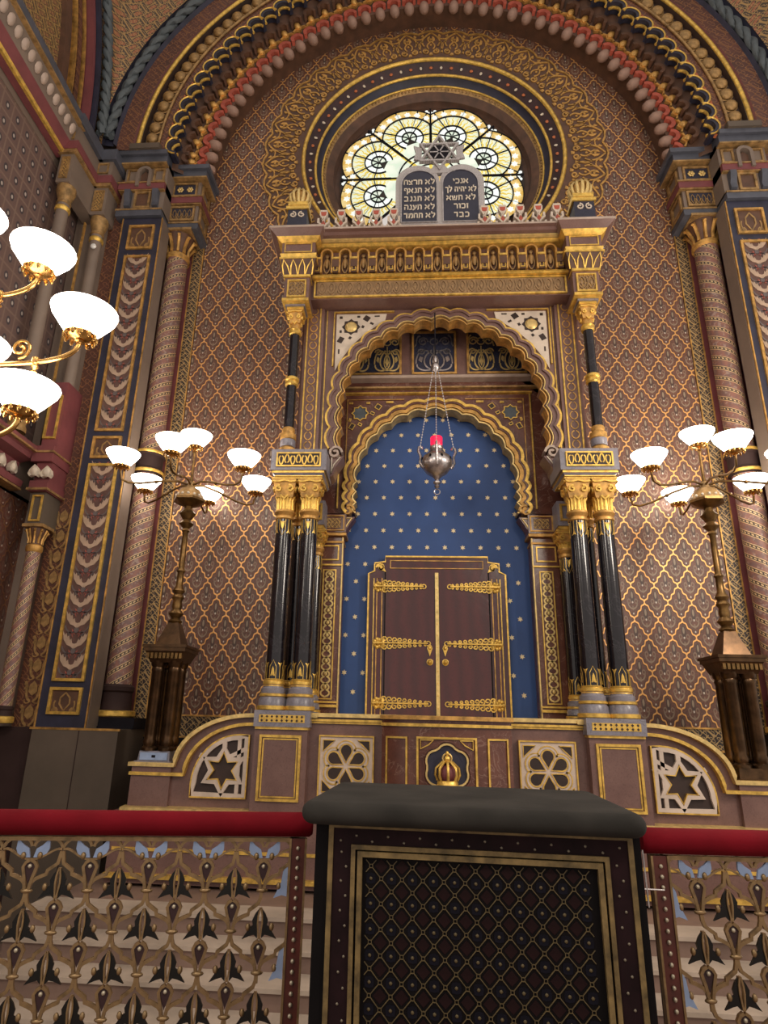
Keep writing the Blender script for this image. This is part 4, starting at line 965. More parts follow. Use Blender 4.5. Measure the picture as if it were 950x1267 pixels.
def ark_column(label, x, y, r, z0, zb, zc, z1, group, name='ark_column'):
    """z0 foot, zb shaft start, zc shaft end, z1 capital top"""
    t = thing(name, label, 'column', (x, y, z0), group); key = (r, z0, zb, zc, z1)
    if key not in _cc:
        h = zb - z0; c = zc - z0; H = z1 - z0; d = {}
        d['base'] = MB().lathe([(r * 1.55, 0.05), (r * 1.5, h * 0.35), (r * 1.3, h * 0.45), (r * 1.35, h * 0.5), (r * 1.35, h * 0.68), (r * 1.15, h * 0.72), (r * 1.0, h)], (0, 0, 0), 24).mesh('base', 'grey_marble', 40)
        d['foot_ring'] = MB().lathe([(r * 1.5, 0.0), (r * 1.68, 0.01), (r * 1.68, h * 0.14), (r * 1.5, h * 0.16)], (0, 0, 0), 24).mesh('foot_ring', 'gold', 40)
        d['base_ring'] = MB().lathe([(r * 1.3, h * 0.42), (r * 1.48, h * 0.45), (r * 1.48, h * 0.51), (r * 1.3, h * 0.54)], (0, 0, 0), 24).mesh('base_ring', 'gold', 40)
        d['gold_collar'] = MB().lathe([(r * 1.05, h * 0.74), (r * 1.16, h * 0.76), (r * 1.1, h * 0.80), (r * 1.2, h * 0.83), (r * 1.2, h * 0.91), (r * 1.1, h * 0.94), (r * 1.14, h * 0.97), (r * 1.0, h)], (0, 0, 0), 24).mesh('gold_collar', 'gold', 40)
        d['shaft'] = MB().lathe([(r, h), (r * 0.96, c)], (0, 0, 0), 28).mesh('shaft', 'black_marble', 60)
        bm = band_motif(r * 1.0, 1); d['foot_gilding'] = bm.mesh('foot_gilding', 'gold')
        bm = band_motif(r * 0.965, -1); d['head_gilding'] = bm.mesh('head_gilding', 'gold')
        d['neck_ring'] = MB().lathe([(r * 0.97, c), (r * 1.12, c + 0.01), (r * 1.12, c + 0.04), (r * 1.0, c + 0.05), (r * 1.1, c + 0.07), (r * 1.25, c + 0.09), (r * 1.2, c + 0.115), (r * 1.0, c + 0.12)], (0, 0, 0), 24).mesh('neck_ring', 'old_gold', 40)
        bell = MB().lathe([(r * 0.98, c + 0.11), (r * 0.95, c + (H - c) * 0.5), (r * 1.15, c + (H - c) * 0.56)], (0, 0, 0), 24)
        for k in range(16):
            a = 2 * PI * k / 16; bell.tube([(r * q * cos(a), r * q * sin(a), c + (H - c) * v) for q, v in ((1.0, 0.24), (0.98, 0.48), (1.18, 0.56))], 0.012, 4)
        d['bell'] = bell.mesh('bell', 'gold', 50)
        m1, m2 = cap_curls(r, c + (H - c) * 0.53, H - 0.02)
        d['capital'] = m1.mesh('capital', 'old_gold'); d['curls'] = m2.mesh('curls', 'gold')
        d['abacus'] = MB().box(-r * 1.5, r * 1.5, -r * 1.5, r * 1.5, H - 0.022, H).mesh('abacus', 'gold')
        d['_h'] = h; d['_c'] = c; _cc[key] = d
    d = _cc[key]; cap = None
    for k, me in d.items():
        if k[0] == '_': continue
        off = d['_h'] if k == 'foot_gilding' else d['_c'] if k == 'head_gilding' else 0
        p = place(k, me, cap if k in ('curls', 'abacus') else t, (x, y, z0 + off))
        if k == 'capital': cap = p
    return t
GRP = 'black marble columns carrying the ark'
for s, sd in ((-1, 'left'), (1, 'right')):
    other = 'nearer the doors' if True else ''
    ark_column(f'outer front black marble column with gilt capital, {sd} side of the ark', 1.875 * s, 0.2, 0.1, 0.115, 0.45, 2.29, 2.8, GRP)
    ark_column(f'inner front black marble column with gilt capital, {sd} of the ark doors', 1.572 * s, 0.2, 0.1, 0.115, 0.45, 2.29, 2.8, GRP)
    ark_column(f'rear black marble column glimpsed between the {sd} front column pair', 1.73 * s, 0.5, 0.1, 0.115, 0.45, 2.29, 2.8, GRP)
    ark_column(f'shorter black marble column in shade against the {sd} gold scroll pilaster', 1.56 * s, 0.78, 0.085, 0.1, 0.38, 2.0, 2.34, GRP)
    # short block over the inner column
    b = thing('impost_stub', f'small grey stone block on the shorter {sd} inner column', 'stone block', (1.56 * s, 0.78, 2.34), 'small inner impost blocks')
    part(b, 'block', MB(s).box(1.45, 1.70, 0.62, 0.88, 2.38, 2.7), 'grey_marble'); part(b, 'gold_bed', MB(s).box(1.46, 1.69, 0.64, 0.88, 2.34, 2.38), 'gold')
    part(b, 'gold_frame', MB(s).frame(1.48, 1.66, 2.44, 2.66, 0.025, 0.62, 0.02), 'gold')
    # big grey impost blocks
    b = thing('impost_block', f'grey marble impost block with gilt inlay over the {sd} column pair', 'stone block', (1.71 * s, 0.3, 2.8), 'grey marble impost blocks')
    part(b, 'block', MB(s).box(1.375, 2.045, 0.0, 0.55, 2.87, 3.14), 'grey_marble')
    part(b, 'gold_bed', MB(s).box(1.40, 2.03, 0.015, 0.55, 2.842, 2.872).box(1.42, 2.0, 0.03, 0.55, 2.80, 2.812), 'gold')
    part(b, 'grey_bed', MB(s).taper((1.43, 1.99, 0.04, 0.6), (1.40, 2.03, 0.02, 0.6), 2.81, 2.845), 'grey_marble')
    ip = part(b, 'inlay', MB(s).box(1.45, 1.97, -0.008, 0.01, 2.92, 3.085), 'dark_umber')
    part(ip, 'inlay_frame', MB(s).frame(1.44, 1.98, 2.91, 3.095, 0.018, 0.0, 0.016), 'gold')
    for i in range(7):
        sp = MB(s); cx = 1.50 + i * 0.07
        for f in (-1, 1): sp.rib([(cx + f * a, q) for a, q in bez((0.0, 3.07 if i % 2 else 2.93), (0.035, 3.03 if i % 2 else 2.97), (0.034, 2.96 if i % 2 else 3.05), (0.006, 2.96 if i % 2 else 3.045), 6)], 0.014, FP(-0.008), 0, 0.008)
        part(ip, 'spade', sp, 'gold')
    # upper slim columns
    t = thing('slim_column', f'slim dark column with gilt rings on the {sd} impost block', 'column', (1.885 * s, 0.14, 3.14), 'slim upper ark columns')
    L0 = (1.885 * s, 0.14, 3.14)
    part(t, 'base', MB().lathe([(0.11, 0), (0.11, 0.05), (0.075, 0.08), (0.075, 0.16), (0.1, 0.18), (0.1, 0.25), (0.07, 0.27), (0.08, 0.32), (0.07, 0.34)], (0, 0, 0), 20), 'old_gold', 40, L0)
    part(t, 'base_drum', MB().lathe([(0.085, 0.08), (0.095, 0.10), (0.095, 0.17), (0.08, 0.18)], (0, 0, 0), 20), 'grey_marble', 40, L0)
    part(t, 'shaft', MB().lathe([(0.066, 0.34), (0.062, 1.72)], (0, 0, 0), 20), 'black_marble', 60, L0)
    part(t, 'middle_ring', MB().lathe([(0.064, 0.93), (0.085, 0.945), (0.085, 0.98), (0.07, 0.99), (0.09, 1.01), (0.09, 1.04), (0.064, 1.06)], (0, 0, 0), 20), 'gold', 40, L0)
    part(t, 'neck_ring', MB().lathe([(0.064, 1.68), (0.082, 1.69), (0.082, 1.72), (0.07, 1.73), (0.085, 1.75), (0.065, 1.77)], (0, 0, 0), 20), 'gold', 40, L0)
    m1, m2 = cap_curls(0.068, 1.84, 2.02); m1.lathe([(0.063, 1.75), (0.068, 1.86)], (0, 0, 0), 16)
    cp = part(t, 'capital', m1, 'old_gold', None, L0); part(cp, 'curls', m2, 'gold', None, L0)
    part(cp, 'abacus', MB().box(-0.11, 0.11, -0.11, 0.11, 2.02, 2.06), 'gold', None, L0)
    part(cp, 'top_slab', MB().box(-0.13, 0.13, -0.13, 0.13, 2.06, 2.12), 'grey_marble', None, L0)

# ================================================================== ark canopy (upper facade, entablature)
FY = 0.38
cn = thing('ark_canopy', 'carved marble upper front of the ark with scalloped arch and gilded cornice', 'ark canopy', (0, 0.4, 3.14))
def scallop(cx, cz, R, zleg, nl, nleg, depth, off=0.0, dens=6):
    """multifoil outline: from right leg foot over the arch to the left leg foot (list of points)"""
    pts = []; th = PI / nl
    lobes = []
    leg = (cz - zleg) / nleg if nleg else 0
    def add_lobe(p, q, nx, nz):
        for j in range(dens):
            t = j / dens; b = 4 * t * (1 - t) * depth
            pts.append((p[0] + (q[0] - p[0]) * t + nx * b, p[1] + (q[1] - p[1]) * t + nz * b))
    for i in range(nleg):
        p = (cx + R + off, zleg + leg * i); q = (cx + R + off, zleg + leg * (i + 1)); add_lobe(p, q, 1, 0)
    for i in range(nl):
        a, b = th * i, th * (i + 1); m = (a + b) / 2
        add_lobe((cx + (R + off) * cos(a), cz + (R + off) * sin(a)), (cx + (R + off) * cos(b), cz + (R + off) * sin(b)), cos(m), sin(m))
    for i in range(nleg):
        p = (cx - R - off, cz - leg * i); q = (cx - R - off, cz - leg * (i + 1)); add_lobe(p, q, -1, 0)
    pts.append((cx - R - off, zleg)); return pts
AZ, AR = 3.88, 1.27
o1 = scallop(0.03, AZ, AR, 3.3, 17, 2, 0.06)
def to_rect(pts, x0, x1, z0, z1, cx, cz):
    r = []
    for (u, v) in pts:
        if v <= z0 + 1e-6: r.append((x1 if u > cx else x0, v)); continue
        if v < cz: r.append((x1 if u > cx else x0, v)); continue
        r.append(rect_hit(math.atan2(v - cz, u - cx), x0, x1, -50, z1, cx, cz))
    return r
fr = to_rect(o1, -1.83, 1.83, 3.3, 5.56, 0.03, AZ)
part(cn, 'arch_plate', MB().plate(o1, fr, FP(FY), -0.17, 0).add([(-1.83, FY, 5.56), (1.83, FY, 5.56), (1.83, FY + 0.17, 5.56), (-1.83, FY + 0.17, 5.56)], [(0, 1, 2, 3)]), 'brown_marble')
part(cn, 'corner_fill', MB().prism([(-1.83, 5.3), (-1.6, 5.56), (-1.83, 5.56)][::-1], FP(FY), -0.17, 0).prism([(1.83, 5.3), (1.6, 5.56), (1.83, 5.56)], FP(FY), -0.17, 0).box(-1.6, 1.6, FY + 0.002, FY + 0.17, 5.45, 5.56), 'brown_marble')
part(cn, 'arch_soffit_gilding', MB().rib([(0.03 + (u - 0.03) * 1.004, v + 0.004) for u, v in o1], 0.014, FP(FY), -0.165, 0.03), 'old_gold')
for k, (of, wd, t_, mt) in enumerate(((0.045, 0.012, 0.05, 'pale_gold'), (0.085, 0.05, 0.045, 'brown_marble'), (0.125, 0.03, 0.07, 'brown_marble'), (0.155, 0.03, 0.06, 'gold'))):
    part(cn, 'arch_moulding', MB().rib(scallop(0.03, AZ, AR, 3.3, 17, 2, 0.055, of), wd, FP(FY), 0, t_), mt)
for s in (-1, 1):
    cx = 0.03 + s * (AR + 0.07)
    sc_ = part(cn, 'arch_scroll', MB().rib([(0.03 + s * (AR + 0.075) + s * (p), 3.24 + q) for p, q in curl(0, 0, 0.09, 0.015, PI, -1.4, 16)], 0.03, FP(FY), -0.1, 0.06), 'cream_stone')
    br = part(cn, 'arch_corbel', MB().prism([(0.03 + s * a, b) for a, b in [(1.40, 2.92), (1.36, 2.95), (1.33, 3.06), (1.24, 3.2), (1.40, 3.2)]][::-s], FP(FY), -0.25, 0.02), 'brown_marble')
    part(br, 'corbel_fillet', MB().rib([(0.03 + s * a, b) for a, b in [(1.385, 2.97), (1.36, 3.08), (1.28, 3.185), (1.385, 3.185)]], 0.016, FP(FY), 0.02, 0.035, True), 'ivory')
    # white spandrel grille
    tri = [(1.40, 5.30), (0.72, 5.30)] + [((AR + 0.23) * cos(a), AZ + (AR + 0.23) * sin(a)) for a in [1.05 - 0.68 * j / 8 for j in range(9)]] + [(1.40, 4.58)]
    TT = lambda L_: [(0.03 + s * u, v) for u, v in L_]
    g = part(cn, 'spandrel_grille', MB().prism(TT(tri)[::s], FP(FY), 0, 0.02), 'cream')
    part(g, 'gold_edge', MB().rib(TT([(1.43, 4.5), (1.43, 5.335), (0.62, 5.335)]), 0.018, FP(FY), 0, 0.03), 'gold')
    cxs, czs = 0.03 + s * 1.20, 5.10
    part(g, 'star_well', MB().prism([(cxs + p[0], czs + p[1]) for p in starpoly(8, 0.125, 0.1)], FP(FY), 0.0, 0.024), 'dark_umber')
    part(g, 'star_shell', MB().lathe([(0.085, 0.0), (0.06, 0.02), (0.0, 0.026)], (0, 0, 0), 12), 'pale_gold', 30, (cxs, FY - 0.022, czs), rot=(PI / 2, 0, 0))
    for (u, v, w1, w2, rr) in ((0.99, 5.23, 0.08, 0.08, 0.6), (1.335, 4.90, 0.07, 0.09, 0.5), (1.04, 5.10, 0.035, 0.04, 0.5), (1.21, 4.93, 0.035, 0.04, 0.6), (1.10, 5.26, 0.04, 0.03, 0.0), (1.34, 5.03, 0.03, 0.04, 0.0), (1.355, 4.72, 0.02, 0.07, 0), (0.85, 5.265, 0.07, 0.02, 0), (1.34, 5.25, 0.04, 0.04, 0.0), (0.92, 5.15, 0.05, 0.03, 0.5)):
        q = [(-w1 / 2, -w2 / 2), (w1 / 2, -w2 / 2), (w1 / 2, w2 / 2), (-w1 / 2, w2 / 2)]
        part(g, 'opening', MB().prism([(0.03 + s * (u + a * cos(rr) - b * sin(rr)), v + a * sin(rr) + b * cos(rr)) for a, b in q][::s], FP(FY), 0.0, 0.023), 'dark_umber')
    # gilt fillets and scroll strip beside the arch
    part(cn, 'fillet', MB().rib([(s * 1.50, 3.2), (s * 1.50, 5.44), (0, 5.44)], 0.014, FP(FY), 0, 0.014), 'gold')
    st = part(cn, 'side_strip', MB(s).box(1.535, 1.80, FY - 0.05, FY, 3.14, 5.5), 'brown_marble')
    part(st, 'strip_frame', MB(s).frame(1.575, 1.765, 3.22, 5.44, 0.018, FY - 0.05, 0.016), 'gold')
    ss = MB(s)
    for i in range(16):
        zc = 3.34 + i * 0.133
        for f in (-1, 1): ss.rib([(1.67 + f * a, zc + b) for a, b in bez((0, -0.06), (0.06, -0.04), (0.06, 0.03), (0.012, 0.05), 6)], 0.014, FP(FY - 0.05), 0, 0.008)
        if i % 4 == 0: scm = None
    part(st, 'strip_scroll', ss, 'old_gold', label='running gilt scroll relief')
# entablature
part(cn, 'frieze_core', MB().box(-1.83, 1.83, 0.12, FY + 0.3, 5.37, 6.22), 'brown_marble')
frz = part(cn, 'frieze', MB().box(-1.62, 1.62, 0.10, 0.14, 5.41, 5.63), 'frieze_gilt')
part(frz, 'frieze_frame', MB().frame(-1.66, 1.66, 5.385, 5.655, 0.022, 0.12, 0.03), 'gold')
lot = MB()
for f in (-1, 1): lot.rib([(f * a, b) for a, b in bez((0.0, -0.085), (0.05, -0.05), (0.06, 0.05), (0.0, 0.09), 7)], 0.013, WF, 0, 0.012)
lot.prism([(0, -0.05), (0.018, 0), (0, 0.05), (-0.018, 0)], WF, 0, 0.01)
lot.rib([(-0.06, 0.085), (-0.045, 0.0), (-0.06, -0.085)], 0.012, WF, 0, 0.01)
lot_me = lot.mesh('lotus', 'frieze_gilt')
for i in range(26): place('lotus', lot_me, frz, (-1.55 + i * 0.124, 0.10, 5.52))
part(cn, 'string_course', MB().line([(0.05, 5.665), (0.03, 5.68), (0.05, 5.715), (0.14, 5.72), (0.14, 5.66)], -1.72, 1.72), 'gold')
ng = MB(); nm_ = MB()
A = [(-0.085, -0.2)] + [(0.085 * cos(PI - PI * k / 8), 0.1 + 0.085 * sin(PI * k / 8)) for k in range(9)] + [(0.085, -0.2)]
B = [(-0.06, -0.2)] + [(0.06 * cos(PI - PI * k / 8), 0.1 + 0.06 * sin(PI * k / 8)) for k in range(9)] + [(0.06, -0.2)]
ni_me = MB().plate(A, B, WF, 0, 0.09).mesh('niche_arch', 'old_gold', 40)
ng_me = MB().prism(B[::-1], WF, 0, 0.012).mesh('niche_ground', 'umber')
fi = MB().ball((0, -0.02, -0.02), 0.04, (0.8, 0.6, 2.2), 8, 5).ball((0, -0.02, 0.09), 0.03, (1, 0.6, 1), 8, 5)
for f in (-1, 1): fi.rib([(f * a, b) for a, b in bez((0.0, -0.18), (0.05, -0.14), (0.05, -0.05), (0.02, 0.04), 6)], 0.014, WF, 0, 0.02)
fi_me = fi.mesh('niche_relief', 'antique_gold', 60)
co_me = MB().box(-0.045, 0.045, -0.10, 0, -0.12, 0.0).box(-0.035, 0.035, -0.085, 0, -0.2, -0.12).mesh('corbel', 'umber')
cf_me = MB().box(-0.05, 0.05, -0.11, 0, 0.0, 0.03).frame(-0.03, 0.03, -0.18, -0.02, 0.012, -0.085, 0.01).mesh('corbel_gilding', 'gold')
for i in range(13):
    x = -1.50 + i * 0.2475
    n_ = place('niche', ni_me, cn, (x, 0.12, 5.935))
    place('niche_ground', ng_me, n_, (x, 0.118, 5.935)); place('niche_relief', fi_me, n_, (x, 0.10, 5.935))
for i in range(14):
    x = -1.625 + i * 0.2475
    c_ = place('corbel', co_me, cn, (x, 0.12, 5.935)); place('corbel_gilding', cf_me, c_, (x, 0.12, 5.935))
part(cn, 'cornice_bed', MB().line([(0.08, 6.125), (0.02, 6.135), (-0.02, 6.16), (0.2, 6.17), (0.2, 6.12)], -1.76, 1.76), 'gold')
part(cn, 'cornice_gilding', MB().line([(-0.03, 6.165), (-0.07, 6.175), (-0.07, 6.195), (0.2, 6.2)], -1.78, 1.78), 'pale_gold')
part(cn, 'cornice', MB().line([(-0.08, 6.2), (-0.12, 6.205), (-0.15, 6.23), (-0.2, 6.235), (-0.2, 6.26), (0.7, 6.26), (0.7, 6.2)], -1.84, 1.84), 'brown_marble')
part(cn, 'cornice_lip', MB().box(-1.84, 1.84, -0.206, 0.0, 6.24, 6.264), 'cream_stone')
for s in (-1, 1):
    part(cn, 'end_block', MB(s).box(1.70, 2.03, -0.05, FY + 0.3, 5.26, 5.60), 'brown_marble')
    eb = part(cn, 'end_panel', MB(s).box(1.755, 1.975, -0.055, -0.03, 5.30, 5.53), 'gilt_relief')
    part(eb, 'end_frame', MB(s).frame(1.74, 1.99, 5.28, 5.55, 0.02, -0.05, 0.022), 'gold')
    for dx in (-0.06, 0.06): place('lotus', lot_me, eb, ((1.865 + dx) * s, -0.056, 5.415))
    part(cn, 'end_foot', MB(s).box(1.70, 2.05, -0.07, FY, 5.225, 5.265), 'gold')
    part(cn, 'end_course', MB(s).box(1.69, 2.05, -0.075, FY, 5.59, 5.625), 'gold')
    ec = part(cn, 'end_cove', MB(s).taper((1.70, 2.03, -0.05, FY), (1.62, 2.10, -0.12, FY), 5.625, 5.84), 'umber')
    lan = MB(s)
    for i in range(4):
        c0 = 1.72 + i * 0.095; c1 = 1.665 + i * 0.13
        def LF(u, v, h): t = (v - 5.625) / 0.215; return (c0 + (c1 - c0) * t + u, -0.05 - 0.07 * t - h, v)
        lan.rib([(-0.045, 5.63), (-0.035, 5.74), (0.0, 5.825), (0.035, 5.74), (0.045, 5.63)], 0.014, LF, 0, 0.012)
    part(ec, 'lancet_gilding', lan, 'gold')
    part(cn, 'end_gilding', MB(s).box(1.61, 2.11, -0.13, FY, 5.84, 5.865).taper((1.63, 2.09, -0.115, FY), (1.615, 2.105, -0.13, FY), 5.865, 5.92), 'gold')
    up = part(cn, 'upper_block', MB(s).box(1.64, 2.085, -0.115, FY + 0.3, 5.92, 6.11), 'brown_marble')
    part(up, 'upper_frame', MB(s).frame(1.68, 2.05, 5.94, 6.09, 0.014, -0.115, 0.012), 'gold')
    part(cn, 'end_bed', MB(s).taper((1.63, 2.09, -0.12, FY), (1.59, 2.14, -0.17, FY), 6.10, 6.125).taper((1.60, 2.13, -0.16, FY), (1.57, 2.155, -0.185, FY), 6.13, 6.155), 'gold')
    part(cn, 'end_cornice', MB(s).taper((1.58, 2.15, -0.18, 0.7), (1.52, 2.24, -0.26, 0.7), 6.155, 6.23), 'brown_marble')
    part(cn, 'end_lip', MB(s).box(1.515, 2.245, -0.265, 0.7, 6.23, 6.262), 'cream_stone')
part(cn, 'roof_slab', MB().box(-1.6, 1.6, 0.0, 0.7, 6.2, 6.255), 'brown_marble')
# ================================================================== niche behind the arch
NY = 0.95; NX = -0.03
nc = thing('ark_niche', 'inner marble niche front with multifoil arch, glazed panels and gold pilasters', 'niche', (NX, NY, 0.1))
IZ, IR = 3.08, 1.05
i1 = scallop(NX, IZ, IR, 2.64, 13, 3, 0.05)
fr = to_rect(i1, -1.72, 1.69, 2.64, 4.62, NX, IZ)
part(nc, 'arch_plate', MB().plate(i1, fr, FP(NY), -0.2, 0), 'red_marble')
part(nc, 'corner_fill', MB().prism([(-1.72, 4.1), (-1.2, 4.62), (-1.72, 4.62)][::-1], FP(NY), -0.2, 0).prism([(1.69, 4.1), (1.14, 4.62), (1.69, 4.62)], FP(NY), -0.2, 0), 'red_marble')
for (of, wd, t_, mt) in ((0.004, 0.02, 0.03, 'pale_gold'), (0.05, 0.05, 0.045, 'old_gold'), (0.09, 0.025, 0.06, 'red_marble'), (0.125, 0.04, 0.07, 'gold')):
    part(nc, 'arch_moulding', MB().rib(scallop(NX, IZ, IR, 2.64, 13, 3, 0.048, of), wd, FP(NY), -0.02 if of > 0.01 else -0.18, t_), mt)
part(nc, 'side_wall', MB(1).box(-1.83, -1.71, FY + 0.175, 1.3, 0.1, 5.56).box(1.68, 1.80, FY + 0.175, 1.3, 0.1, 5.56), 'red_marble')
part(nc, 'niche_vault', MB().box(-1.8, 1.78, FY + 0.175, 1.3, 5.48, 5.56), 'red_marble')
part(nc, 'upper_wall', MB().box(-1.72, 1.69, NY, NY + 0.2, 4.6, 5.5).box(-1.72, -1.5, NY + 0.05, NY + 0.2, 0.1, 2.7).box(1.45, 1.69, NY + 0.05, NY + 0.2, 0.1, 2.7), 'brown_marble')
part(nc, 'sill_moulding', MB().line([(NY - 0.10, 4.60), (NY - 0.12, 4.63), (NY - 0.08, 4.66), (NY, 4.67), (NY, 4.58)], -1.6, 1.55), 'cream_stone')
part(nc, 'gold_fillet', MB().line([(NY - 0.05, 4.47), (NY - 0.06, 4.49), (NY, 4.50), (NY, 4.46)], -1.6, 1.55), 'antique_gold')
part(nc, 'gold_fillet', MB().line([(NY - 0.04, 4.39), (NY - 0.05, 4.405), (NY, 4.41), (NY, 4.38)], -1.34, 1.30), 'gold')
for s in (-1, 1):
    part(nc, 'gold_fillet', MB().rib([(NX + s * 1.30, 2.7), (NX + s * 1.30, 4.39)], 0.018, FP(NY), 0, 0.025), 'gold')
    part(nc, 'gold_fillet', MB().rib([(NX + s * 1.21, 2.9), (NX + s * 1.21, 4.31), (NX + s * 0.42, 4.31)], 0.012, FP(NY), 0, 0.015), 'old_gold')
    cxs, czs = NX + s * 1.03, 4.10
    g = part(nc, 'spandrel_star', MB().rib([(cxs + p[0], czs + p[1]) for p in starpoly(8, 0.115, 0.088)], 0.016, FP(NY), 0, 0.02, True), 'gold')
    part(g, 'star_ground', MB().prism([(cxs + p[0], czs + p[1]) for p in starpoly(8, 0.105, 0.085)], FP(NY), 0, 0.006), 'teal_leaf')
    for (u, v, w1, w2, rr) in ((0.78, 4.20, 0.07, 0.07, 0.6), (1.14, 3.90, 0.06, 0.08, 0.5), (0.86, 4.10, 0.05, 0.035, 0.5), (1.03, 3.93, 0.045, 0.035, 0.5), (0.92, 4.26, 0.05, 0.018, 0), (1.16, 4.26, 0.05, 0.018, 0), (1.17, 4.0, 0.018, 0.05, 0.3), (0.62, 4.27, 0.1, 0.014, 0)):
        q = [(-w1 / 2, -w2 / 2), (w1 / 2, -w2 / 2), (w1 / 2, w2 / 2), (-w1 / 2, w2 / 2)]
        Q = [(NX + s * (u + a * cos(rr) - b * sin(rr)), v + a * sin(rr) + b * cos(rr)) for a, b in q]
        part(g, 'opening', MB().prism(Q[::s], FP(NY), 0, 0.006), 'dark_umber'); part(g, 'opening_rim', MB().rib(Q, 0.012, FP(NY), 0, 0.014, True), 'gold')
    # scroll foot, cap block, pilaster
    part(nc, 'arch_scroll', MB().rib([(NX + s * (IR + 0.10) + s * p, 2.665 + q) for p, q in curl(0, 0, 0.085, 0.012, PI, -1.4, 16)], 0.026, FP(NY), -0.1, 0.06), 'old_gold')
    br = part(nc, 'arch_corbel', MB().prism([(NX + s * a, b) for a, b in [(1.20, 2.28), (1.18, 2.38), (1.14, 2.46), (1.06, 2.58), (1.24, 2.58)]][::-s], FP(NY), -0.18, 0.03), 'red_marble')
    part(br, 'corbel_fillet', MB().rib([(NX + s * a, b) for a, b in [(1.20, 2.36), (1.17, 2.45), (1.10, 2.56), (1.21, 2.56)]], 0.014, FP(NY), 0.03, 0.045, True), 'pale_gold')
    cb2 = part(nc, 'cap_block', MB(1).box(*sorted((NX + s * 1.17, NX + s * 1.50)), NY - 0.06, NY + 0.2, 2.36, 2.61), 'red_marble')
    part(cb2, 'cap_frame', MB().frame(*sorted((NX + s * 1.19, NX + s * 1.48)), 2.38, 2.59, 0.016, NY - 0.06, 0.014), 'old_gold')
    part(cb2, 'cap_relief', MB().box(*sorted((NX + s * 1.24, NX + s * 1.43)), NY - 0.07, NY - 0.05, 2.42, 2.55), 'gilt_relief')
    part(nc, 'cap_moulding', MB().box(*sorted((NX + s * 1.16, NX + s * 1.52)), NY - 0.09, NY + 0.2, 2.31, 2.345).box(*sorted((NX + s * 1.19, NX + s * 1.50)), NY - 0.05, NY + 0.2, 2.22, 2.245), 'old_gold')
    pil = part(nc, 'pilaster', MB().box(*sorted((NX + s * 1.20, NX + s * 1.53)), NY - 0.03, NY + 0.2, 0.1, 2.33), 'red_marble')
    part(pil, 'gold_edge', MB().rib([(NX + s * 1.205, 0.1), (NX + s * 1.205, 2.3)], 0.016, FP(NY - 0.03), -0.05, 0.012), 'pale_gold')
    part(pil, 'head_frame', MB().frame(*sorted((NX + s * 1.25, NX + s * 1.50)), 1.99, 2.19, 0.016, NY - 0.03, 0.014), 'gold')
    part(pil, 'fillet', MB().box(*sorted((NX + s * 1.20, NX + s * 1.53)), NY - 0.05, NY, 1.92, 1.94).box(*sorted((NX + s * 1.20, NX + s * 1.53)), NY - 0.07, NY, 0.18, 0.21).box(*sorted((NX + s * 1.20, NX + s * 1.53)), NY - 0.05, NY, 0.23, 0.25), 'gold')
    gp = part(pil, 'scroll_frame', MB().frame(*sorted((NX + s * 1.275, NX + s * 1.445)), 0.27, 1.87, 0.014, NY - 0.03, 0.014), 'gold')
    part(gp, 'scroll_ground', MB().box(*sorted((NX + s * 1.28, NX + s * 1.44)), NY - 0.032, NY - 0.03, 0.28, 1.86), 'dark_umber') if False else None
    k1 = MB()
    for f in (-1, 1): k1.rib([(f * a, b) for a, b in bez((0, -0.07), (0.075, -0.05), (0.06, 0.0), (0.015, 0.01), 6) + bez((0.015, 0.01), (0.06, 0.02), (0.055, 0.07), (0, 0.085), 6)[1:]], 0.019, WF, 0, 0.014)
    k1.ball((0, -0.008, 0.045), 0.022, (1, 0.5, 1.2), 8, 5)
    k1m = k1.mesh('knot', 'pale_gold') if s < 0 else k1m
    for i in range(10): place('knot', k1m, pil, (NX + s * 1.36, NY - 0.03, 0.37 + i * 0.155))
